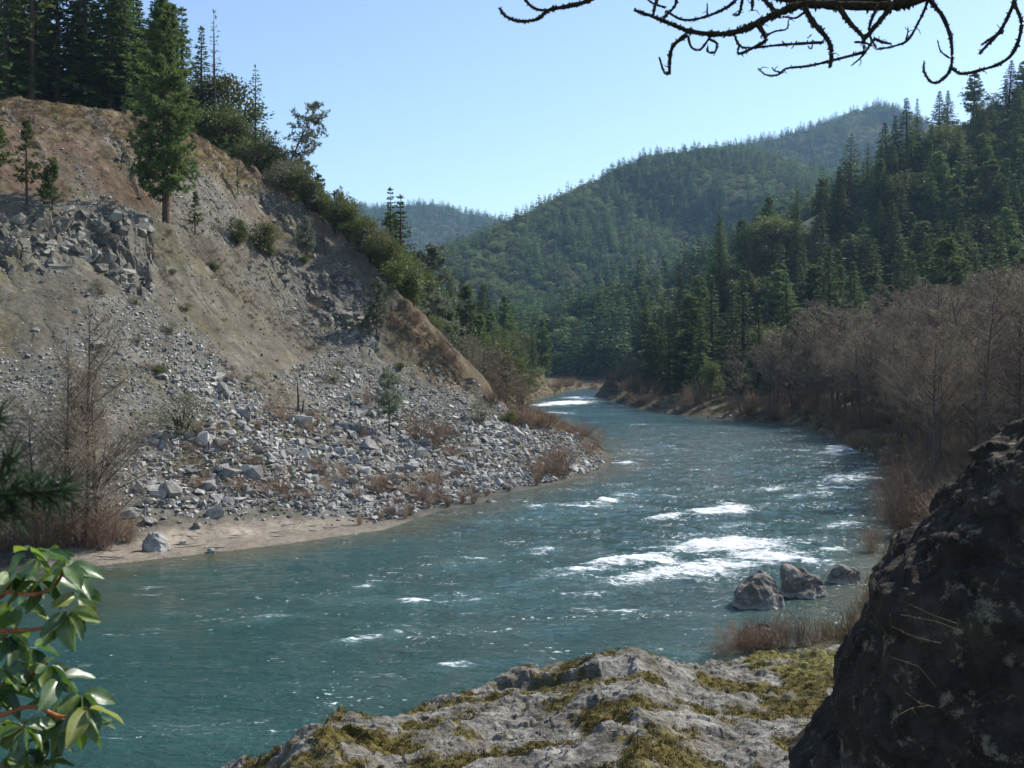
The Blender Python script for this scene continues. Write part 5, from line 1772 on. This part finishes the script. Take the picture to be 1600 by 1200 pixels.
# tufts of dry grass and moss on the ledge
tuft = Geo(); rg = np.random.default_rng(401)
n_ = 16
d = unit(rg.normal(0, 0.45, (n_, 3)) + (0, 0, 1))
tuft.kites(rg.normal(0, 0.02, (n_, 3)) * (1, 1, 0), d, unit(np.cross(d, rg.normal(0, 1, (n_, 3)))), rg.uniform(0.06, 0.16, n_), np.full(n_, 0.008))
tuft2 = Geo()
n_ = 26
d = unit(rg.normal(0, 0.8, (n_, 3)) + (0, 0, 0.9))
tuft2.kites(rg.normal(0, 0.035, (n_, 3)) * (1, 1, 0.2), d, unit(np.cross(d, rg.normal(0, 1, (n_, 3)))), rg.uniform(0.025, 0.06, n_), np.full(n_, 0.018))
M['mosstuft'] = m_foliage('moss_tufts', (0.055, 0.046, 0.016), (0.135, 0.11, 0.032), 0.2, 0.9, 3.0, 0.1, 0.5)
sel = np.nonzero((moss > 0.48) & (LEDGE_V[:, 1] > 10) & (LEDGE_V[:, 1] < ys + 0.1))[0]
sel = rng.choice(sel, 9000)
gsel = rng.random(len(sel)) < (0.10 + 0.5 * grassy[sel])
Pq = LEDGE_V[sel] + rng.normal(0, 0.015, (len(sel), 3)) * (1, 1, 0)
scatter('moss_and_grass', [(tuft.mesh('grass_tuft'), M['drygrass']), (tuft2.mesh('moss_tuft'), M['mosstuft'])], Pq, rng.uniform(0.35, 0.9, len(sel)), np.ones(len(sel)), np.where(gsel, 0, 1),
        label='yellow moss cushions and dry grass blades growing over the ledge', cat='moss')

# dry grass along the banks
gb = Geo(); rg = np.random.default_rng(411); n_ = 40
d = unit(rg.normal(0, 0.5, (n_, 3)) + (0, 0, 1))
gb.kites(rg.normal(0, 0.14, (n_, 3)) * (1, 1, 0), d, unit(np.cross(d, rg.normal(0, 1, (n_, 3)))), rg.uniform(0.25, 0.7, n_), np.full(n_, 0.022))
gm = gb.mesh('bank_grass')
n_ = 15000
Yv = rng.uniform(30, 330, n_) ; pv = rng.uniform(600, 1750, n_); xv = (pv - 800) / F * Yv
dl_, dr_ = near_poly(xv, Yv, SHORE_L)[0], near_poly(xv, Yv, SHORE_R)[0]
ok = ~in_poly(xv, Yv, RIVER) & (((dr_ < dl_) & (dr_ < 26)) | ((dl_ < dr_) & (dl_ < 14) & (Yv > 110)))
xv, Yv = xv[ok], Yv[ok]
zv = ground_z(xv, Yv)
M['bankgrass'] = m_foliage('bank_grass', (0.11, 0.08, 0.045), (0.21, 0.16, 0.09), 0.2, 0.9, 0.8, 0.1, 0.35)
scatter('bank_grass', [(gm, M['bankgrass']), (gm.copy(), M['bankgrass'])], np.stack([xv, Yv, zv - 0.03], 1), rng.uniform(0.6, 1.7, len(xv)), np.ones(len(xv)), np.zeros(len(xv)), label='dry tan grass growing along both banks of the river', cat='grass')

# dry grass on the left hillside
n_ = 60000
Yv = np.sqrt(rng.uniform(50 ** 2, 112 ** 2, n_)); pv = rng.uniform(-60, 880, n_); xv = (pv - 800) / F * Yv
z0 = land(xv, Yv); px, py = project(xv, Yv, z0)
dn = np.maximum.reduce([0.5 * pmask(px, py, CUT_TOP, 18), 0.5 * pmask(px, py, NOSE, 20), 0.18 * pmask(px, py, APRON, 20) * (noise(xv / 3.5, Yv / 3.5, None, 77) > 0.1), 0.10 * sstep(0.1, 0.5, fbm(xv / 4, Yv / 4, None, 3, 79)) * np.ones(n_), 0.25 * pmask(px, py, RIBS, 20) * (noise(xv / 2.5, Yv / 2.5, None, 80) > 0.25)])
ok = (rng.random(n_) < dn) & ~in_poly(xv, Yv, BEHIND_L) & (z0 > 0.8) & (near_poly(xv, Yv, SHORE_L)[0] < near_poly(xv, Yv, SHORE_R)[0])
xv, Yv = xv[ok], Yv[ok]
scatter('hillside_grass', [(gm.copy(), M['bankgrass']), (gm.copy(), M['bankgrass'])], np.stack([xv, Yv, ground_z(xv, Yv) - 0.05], 1), rng.uniform(0.25, 0.75, len(xv)), rng.uniform(1, 2, len(xv)), np.zeros(len(xv)), label='short dry grass tufts dotted over the left hillside', cat='grass')

# dry stems in front of the dark boulder
root = empty('dry_weed', at(1450, 1010, 4.9), 'pale dry weed stems sticking out of the dark boulder', 'weed')
M['drystem'] = m_bark('dry_stem', (0.09, 0.07, 0.04), (0.17, 0.14, 0.085), 12.0)
ro = np.array(root.location)
for pts_ in (((1393, 979), (1428, 995), (1470, 1005)), ((1407, 960), (1463, 971), (1500, 985)), ((1393, 1027), (1435, 1041), (1463, 1074)), ((1414, 1081), (1435, 1097), (1460, 1105)),
             ((1400, 1119), (1425, 1106), (1453, 1102)), ((1421, 944), (1460, 962), (1495, 974))):
    gq = Geo()
    P_ = np.array([at(p[0], p[1], 4.55 + 0.16 * i) for i, p in enumerate(pts_)]) - ro
    gq.tube(P_, [0.0007, 0.0010, 0.0013], 5)
    for i in range(7):
        t_ = rg.random() * 1.6
        p0 = P_[0] + (P_[1] - P_[0]) * min(t_, 1)
        gq.tube([p0, p0 + rg.normal(0, 0.015, 3)], [0.0009, 0.0005], 3)
    obj('stem', gq.mesh('stem', True), M['drystem'], root)

# ------------------------------------------------------------------ the bare mossy branch overhead
M['dark_twig'] = m_bark('mossy_dark_bark', (0.016, 0.014, 0.011), (0.05, 0.045, 0.03), 30.0)
M['twigmoss'] = m_foliage('twig_moss', (0.03, 0.033, 0.014), (0.07, 0.07, 0.03), 0.15, 0.9, 8.0, 0.1, 0.3)
BY = 4.2
root = empty('overhanging_branch', at(1620, -60, BY), 'dark bare mossy branch with hooked twigs hanging across the top right', 'branch')
ro = np.array(root.location)
mossg = Geo()


def smooth_path(P, n):
    P = np.asarray(P, float)
    t = np.concatenate([[0], np.cumsum(np.linalg.norm(np.diff(P, axis=0), axis=1))])
    # Catmull-Rom through the points
    Q = np.vstack([2 * P[0] - P[1], P, 2 * P[-1] - P[-2]])
    out = []
    for u in np.linspace(0, len(P) - 1.0001, n):
        i = int(u); f = u - i
        p0, p1, p2, p3 = Q[i], Q[i + 1], Q[i + 2], Q[i + 3]
        out.append(0.5 * ((2 * p1) + (-p0 + p2) * f + (2 * p0 - 5 * p1 + 4 * p2 - p3) * f * f + (-p0 + 3 * p1 - 3 * p2 + p3) * f ** 3))
    return np.array(out)


def twig(pts, w0, w1, name='twig', Y0=BY, Y1=None, moss=1.0):
    """pts in photograph pixels, widths in pixels"""
    Y1 = Y0 if Y1 is None else Y1
    n = len(pts)
    P = smooth_path([at(p[0], p[1], Y0 + (Y1 - Y0) * i / max(n - 1, 1)) for i, p in enumerate(pts)], max(12, n * 7))
    k = len(P)
    r = np.linspace(w0, w1, k) / F * BY * 0.5
    r = r * (1 + 0.22 * noise(np.arange(k) * 0.9, np.full(k, w0 * 7.1), None, int(pts[0][0])))
    g = Geo()
    g.tube(P - ro, r, 8)
    # knobbly moss along the twig
    m = int(np.linalg.norm(np.diff(P, axis=0), axis=1).sum() * 520 * moss)
    if m > 0:
        ii = rng.integers(0, k - 1, m); f = rng.random(m)[:, None]
        c = P[ii] * (1 - f) + P[ii + 1] * f
        dd = unit(rng.normal(0, 1, (m, 3)))
        rr = r[ii]
        ln = rr * rng.uniform(0.4, 1.1, m) + 0.004
        mossg.kites(c - ro + dd * rr[:, None] * 0.6, dd, unit(np.cross(dd, rng.normal(0, 1, (m, 3)))), ln, np.minimum(ln * 0.7, 0.012))
    return obj(name, g.mesh(name, True), M['dark_twig'], root)


twig([(1720, -90), (1560, -50), (1470, -16), (1421, 2), (1390, 9), (1320, 9), (1257, 7), (1215, 21), (1180, 38), (1145, 51), (1110, 53), (1075, 48), (1050, 38), (1020, 26), (991, 16)], 19, 4, 'limb')
twig([(1480, -30), (1400, -8), (1330, 4), (1250, 2), (1190, -10), (1150, -30)], 16, 8, 'limb', BY + 0.2)
TW = [
    ([(1072, 55), (1051, 73), (1046, 100), (1046, 113), (1038, 113), (1030, 89)], 7, 3), ([(1075, 56), (1080, 73), (1093, 78), (1106, 63), (1110, 55)], 4, 4), ([(1106, 60), (1120, 68), (1117, 81), (1106, 81), (1106, 72)], 5, 3),
    ([(1184, 38), (1192, 50), (1196, 63), (1180, 73), (1155, 84), (1154, 72)], 9, 3), ([(1148, 56), (1155, 70), (1170, 75), (1222, 70), (1287, 66)], 3, 5), ([(1196, 56), (1211, 49), (1229, 45), (1232, 31)], 4, 2),
    ([(1257, 12), (1271, 35), (1292, 60), (1299, 80), (1297, 105)], 10, 6), ([(1352, 81), (1302, 94), (1264, 103), (1229, 107), (1215, 117), (1197, 117), (1185, 107)], 5, 2), ([(1224, 113), (1211, 111), (1206, 105)], 3, 2),
    ([(1311, 12), (1330, 38), (1348, 58), (1350, 82)], 10, 4), ([(1397, 5), (1376, 31), (1355, 56), (1346, 68)], 10, 5), ([(1372, 10), (1362, 30), (1358, 52), (1369, 75)], 6, 3),
    ([(1452, -8), (1446, 12), (1435, 35), (1418, 63), (1393, 73), (1369, 77)], 5, 3), ([(1365, 60), (1380, 66), (1393, 69)], 6, 3), ([(1362, 66), (1348, 87), (1330, 103)], 4, 2), ([(1415, 64), (1418, 52), (1419, 42)], 3, 1.5),
    ([(1446, -10), (1456, 4), (1474, 28), (1486, 63), (1486, 105), (1470, 126), (1455, 128), (1444, 112), (1444, 96)], 8, 3), ([(1484, 91), (1470, 80), (1465, 63)], 3, 2),
    ([(1486, 106), (1502, 115), (1530, 110), (1565, 98), (1586, 77), (1596, 38), (1586, 7), (1578, -20)], 4, 7), ([(1585, 4), (1565, 45), (1540, 73), (1530, 84)], 7, 3), ([(1534, 70), (1545, 62), (1566, 50)], 3, 5),
    ([(1040, 17), (1068, 31), (1103, 26), (1138, 10), (1160, -10)], 4, 5), ([(1161, -6), (1155, 21), (1145, 23)], 5, 3), ([(1176, -6), (1175, 17)], 6, 4), ([(1188, -8), (1200, 6), (1213, 18)], 8, 7),
    ([(1105, 22), (1105, 6)], 3, 2), ([(1036, 28), (1054, 10), (1058, -8)], 4, 5), ([(1222, 26), (1243, 28), (1258, 18)], 3, 4), ([(1020, 26), (1024, 8), (1030, -10)], 4, 6), ([(1004, -10), (1018, 4), (1040, 12)], 3, 4),
    ([(781, 13), (791, 26), (812, 33), (839, 30), (857, 16), (885, 10), (917, 2), (960, -18), (1060, -50), (1200, -70)], 4, 9), ([(815, -8), (833, 12), (857, 17)], 5, 5), ([(1270, 62), (1268, 76), (1262, 72)], 2.5, 2), ([(1222, 64), (1230, 74)], 2.5, 1.5), ([(1245, 64), (1237, 76)], 2.5, 1.5),
    ([(1335, 66), (1350, 66), (1362, 72)], 4, 3), ([(1268, 54), (1262, 60)], 2, 1.5),
]
for k, (p, a_, b_) in enumerate(TW):
    twig(p, a_ * 0.95, b_ * 0.9, 'twig', BY + random.uniform(-0.12, 0.12), None, 1.0 if max(a_, b_) > 4 else 0.35)
rb = random.Random(9)
for k in range(46):
    src = rb.choice(TW[:30])[0]
    i_ = rb.randrange(len(src) - 1); f_ = rb.random()
    x_, y_ = src[i_][0] + f_ * (src[i_ + 1][0] - src[i_][0]), src[i_][1] + f_ * (src[i_ + 1][1] - src[i_][1])
    a_ = rb.uniform(0, 6.28); L_ = rb.uniform(5, 16)
    twig([(x_, y_), (x_ + math.cos(a_) * L_ * 0.5, y_ + math.sin(a_) * L_ * 0.5), (x_ + math.cos(a_ + 0.5) * L_, y_ + math.sin(a_ + 0.5) * L_)], 1.6, 0.9, 'twig', BY + rb.uniform(-0.1, 0.1), None, 0.0)
obj('moss', mossg.mesh('moss'), M['twigmoss'], root, kind='stuff')

# ------------------------------------------------------------------ madrone leaves at the lower left
def leaf_mesh(seed, curl, fold):
    nu_, nv_ = 9, 5
    V = []
    for i in range(nu_):
        u = i / (nu_ - 1)
        w = 0.5 * math.sin(math.pi * (0.04 + 0.94 * u) ** 0.85) ** 0.75
        for j in range(nv_):
            v = (j / (nv_ - 1) - 0.5) * 2
            V.append((u, v * w * 0.5, -curl * u * u + fold * abs(v) * w - 0.03 * math.cos(u * 9 + seed) * v * v))
    return mk_mesh('leaf', np.array(V), grid_faces(nu_, nv_), True)


def m_leaf():
    t = NT('madrone_leaf')
    v = t.coord()
    sx_ = t.n('SeparateXYZ', i={0: v}).outputs[1]
    rib = t.ramp(t.math('ABSOLUTE', sx_), (0.0, 1.0), (0.022, 0.0))
    rnd = t.n('ObjectInfo').outputs['Random']
    c = t.ramp(rnd, (0.0, (0.035, 0.075, 0.022)), (0.5, (0.075, 0.135, 0.038)), (0.85, (0.13, 0.19, 0.05)), (1.0, (0.24, 0.24, 0.06)))
    c = t.mix(1.0, c, t.ramp(t.noise(v, 7, 4, 0.6), (0.3, 0.75), (0.7, 1.2)), 'MULTIPLY')
    c = t.mix(t.math('MULTIPLY', rib, 0.6), c, (0.22, 0.27, 0.10))
    t.base(c, t.ramp(t.noise(v, 5, 3), (0.3, 0.26), (0.7, 0.5)), 0.9, t.bump(t.n('TexWave', wave_type='BANDS', bands_direction='DIAGONAL', i={'Vector': v, 'Scale': 9.0, 'Distortion': 2.5}).outputs[1], 0.035, 0.02))
    tr = t.n('BsdfTranslucent', i={'Color': t.mix(1.0, c, (1.3, 1.5, 0.6), 'MULTIPLY')})
    t.l(t.n('MixShader', i={0: 0.40, 1: t.b.outputs[0], 2: tr.outputs[0]}).outputs[0], t.out.inputs[0])
    return t.m


M['leaf'] = m_leaf()
M['redbark'] = m_bark('madrone_bark', (0.16, 0.05, 0.025), (0.42, 0.17, 0.07), 25.0, 0.6)
leaves = [leaf_mesh(k, [0.12, 0.22, 0.3, 0.18][k], [0.25, 0.35, 0.2, 0.42][k]) for k in range(4)]
for me in leaves: me.materials.append(M['leaf'])
MY = 1.9
root = empty('madrone_branch', at(-60, 1010, MY), 'glossy green madrone sprays with red stems at the lower left', 'branch')
ro = np.array(root.location)


def mstem(pts, w0, w1, Y0):
    P = smooth_path([at(p[0], p[1], Y0) for p in pts], len(pts) * 6) + 0
    g = Geo(); g.tube(P - ro, np.linspace(w0, w1, len(P)) / F * MY * 0.5, 7)
    obj('stem', g.mesh('stem', True), M['redbark'], root)


mstem([(-90, 925), (-30, 928), (15, 925), (50, 929), (82, 918), (104, 886)], 9, 5, MY)
mstem([(-60, 960), (5, 930), (18, 898)], 7, 5, MY + 0.05)
mstem([(-90, 985), (-20, 986), (28, 985), (66, 981), (103, 957)], 9, 5, MY)
mstem([(-90, 1090), (-20, 1080), (20, 1066), (50, 1052), (74, 1038)], 9, 5, MY + 0.03)
mstem([(-80, 1130), (0, 1118), (40, 1105), (66, 1108), (100, 1120), (134, 1106)], 9, 4, MY - 0.03)
mstem([(-60, 1160), (0, 1150), (38, 1136)], 9, 5, MY - 0.06)
mstem([(66, 1108), (90, 1122), (116, 1126)], 5, 4, MY)
mstem([(-60, 1010), (-5, 1000), (12, 992)], 6, 4, MY + 0.04)
mstem([(-40, 1215), (20, 1190), (30, 1172)], 6, 4, MY)
ROS = [((104, 884), MY, 10), ((18, 896), MY + 0.05, 8), ((104, 956), MY, 9), ((74, 1038), MY + 0.03, 10), ((134, 1106), MY - 0.03, 8), ((38, 1136), MY - 0.06, 9), ((116, 1126), MY, 7), ((8, 992), MY + 0.04, 8), ((28, 1172), MY, 8), ((62, 870), MY + 0.06, 5), ((30, 1050), MY + 0.08, 7), ((-10, 1080), MY, 6), ((90, 1060), MY + 0.02, 5), ((128, 1082), MY + 0.05, 6), ((78, 1150), MY + 0.04, 6), ((60, 905), MY + 0.03, 6), ((120, 930), MY + 0.04, 5), ((50, 1010), MY + 0.09, 5), ((-5, 1130), MY + 0.02, 7), ((12, 1195), MY + 0.03, 7), ((62, 1192), MY - 0.02, 6), ((25, 945), MY + 0.08, 6), ((95, 1095), MY + 0.06, 6), ((0, 1040), MY, 6), ((45, 860), MY, 5)]
rl = random.Random(44)
for (rp, ry, nl_) in ROS:
    c = at(rp[0], rp[1], ry)
    a0 = rl.uniform(0, 6.28)
    for k in range(nl_):
        a = a0 + k * 6.28 / nl_ + rl.uniform(-0.3, 0.3)
        # around the shoot axis (up and to the right), drooping
        d = Vector((math.cos(a) * 0.95 + 0.18, math.sin(a) * 0.8, rl.uniform(-1.25, 0.1)))
        d.normalize()
        upv = Vector((rl.uniform(-0.5, 1.1), rl.uniform(-0.7, 0.4), rl.uniform(0.4, 1.1)))
        yv = upv.cross(d); yv.normalize()
        zv_ = d.cross(yv)
        m3 = Matrix((d, yv, zv_)).transposed()
        L_ = rl.uniform(0.046, 0.074) * (0.75 if k % 4 == 3 else 1)
        o = obj('leaf', leaves[rl.randrange(4)], None, root, None, None, None, None, Vector(c - ro) + d * 0.008)
        o.rotation_euler = m3.to_euler()
        o.scale = (L_, L_ * rl.uniform(0.9, 1.15), L_)

# ------------------------------------------------------------------ dark conifer sprig at the left edge
M['sprig'] = m_foliage('dark_sprig_needles', (0.018, 0.042, 0.016), (0.036, 0.075, 0.028), 0.2, 0.6)
SY = 1.05
root = empty('conifer_sprig', at(-60, 770, SY), 'dark blurred conifer sprig at the left edge of view', 'branch')
ro = np.array(root.location)
ndl = Geo(); stg = Geo(); rg = np.random.default_rng(55)
for pts_, n_, ln_ in (([(-120, 775), (-40, 772), (30, 770), (92, 766)], 420, 74), ([(-120, 690), (-60, 670), (-8, 655)], 240, 56), ([(-110, 800), (-50, 810), (20, 800)], 160, 60), ([(-40, 770), (0, 735), (20, 715)], 120, 55)):
    P = smooth_path([at(p[0], p[1], SY) for p in pts_], 20)
    stg.tube(P - ro, np.linspace(0.003, 0.0015, 20), 5)
    ii = rg.integers(0, 20, n_)
    ax = unit(P[-1] - P[0])
    d = unit(rg.normal(0, 1, (n_, 3)) * (0.8, 0.8, 1.0) + ax * 0.75)
    ndl.kites(P[ii] - ro, d, unit(np.cross(d, rg.normal(0, 1, (n_, 3)))), ln_ / F * SY * rg.uniform(0.6, 1.1, n_), np.full(n_, 0.0022), 0.3)
obj('needles', ndl.mesh('needles'), M['sprig'], root, kind='stuff')
obj('stem', stg.mesh('stem', True), M['bark'], root)

# ------------------------------------------------------------------ haze
hm = bpy.data.materials.new('haze')
hm.use_nodes = True
ht = hm.node_tree
ht.nodes.remove(ht.nodes['Principled BSDF'])
pv_ = ht.nodes.new('ShaderNodeVolumePrincipled')
pv_.inputs['Color'].default_value = (0.42, 0.68, 1.0, 1)
pv_.inputs['Density'].default_value = 0.00011
pv_.inputs['Anisotropy'].default_value = 0.2
ht.links.new(pv_.outputs[0], ht.nodes['Material Output'].inputs['Volume'])
hm.cycles.homogeneous_volume = True
x0, x1, y0, y1, z0_, z1 = -3200, 5200, -140, 3400, -7.5, 520
Vh = np.array([(x0, y0, z0_), (x1, y0, z0_), (x1, y1, z0_), (x0, y1, z0_), (x0, y0, z1), (x1, y0, z1), (x1, y1, z1), (x0, y1, z1)])
Fh = np.array([(0, 3, 2, 1), (4, 5, 6, 7), (0, 1, 5, 4), (1, 2, 6, 5), (2, 3, 7, 6), (3, 0, 4, 7)])
obj('haze', mk_mesh('haze', Vh, Fh), hm, kind='stuff')
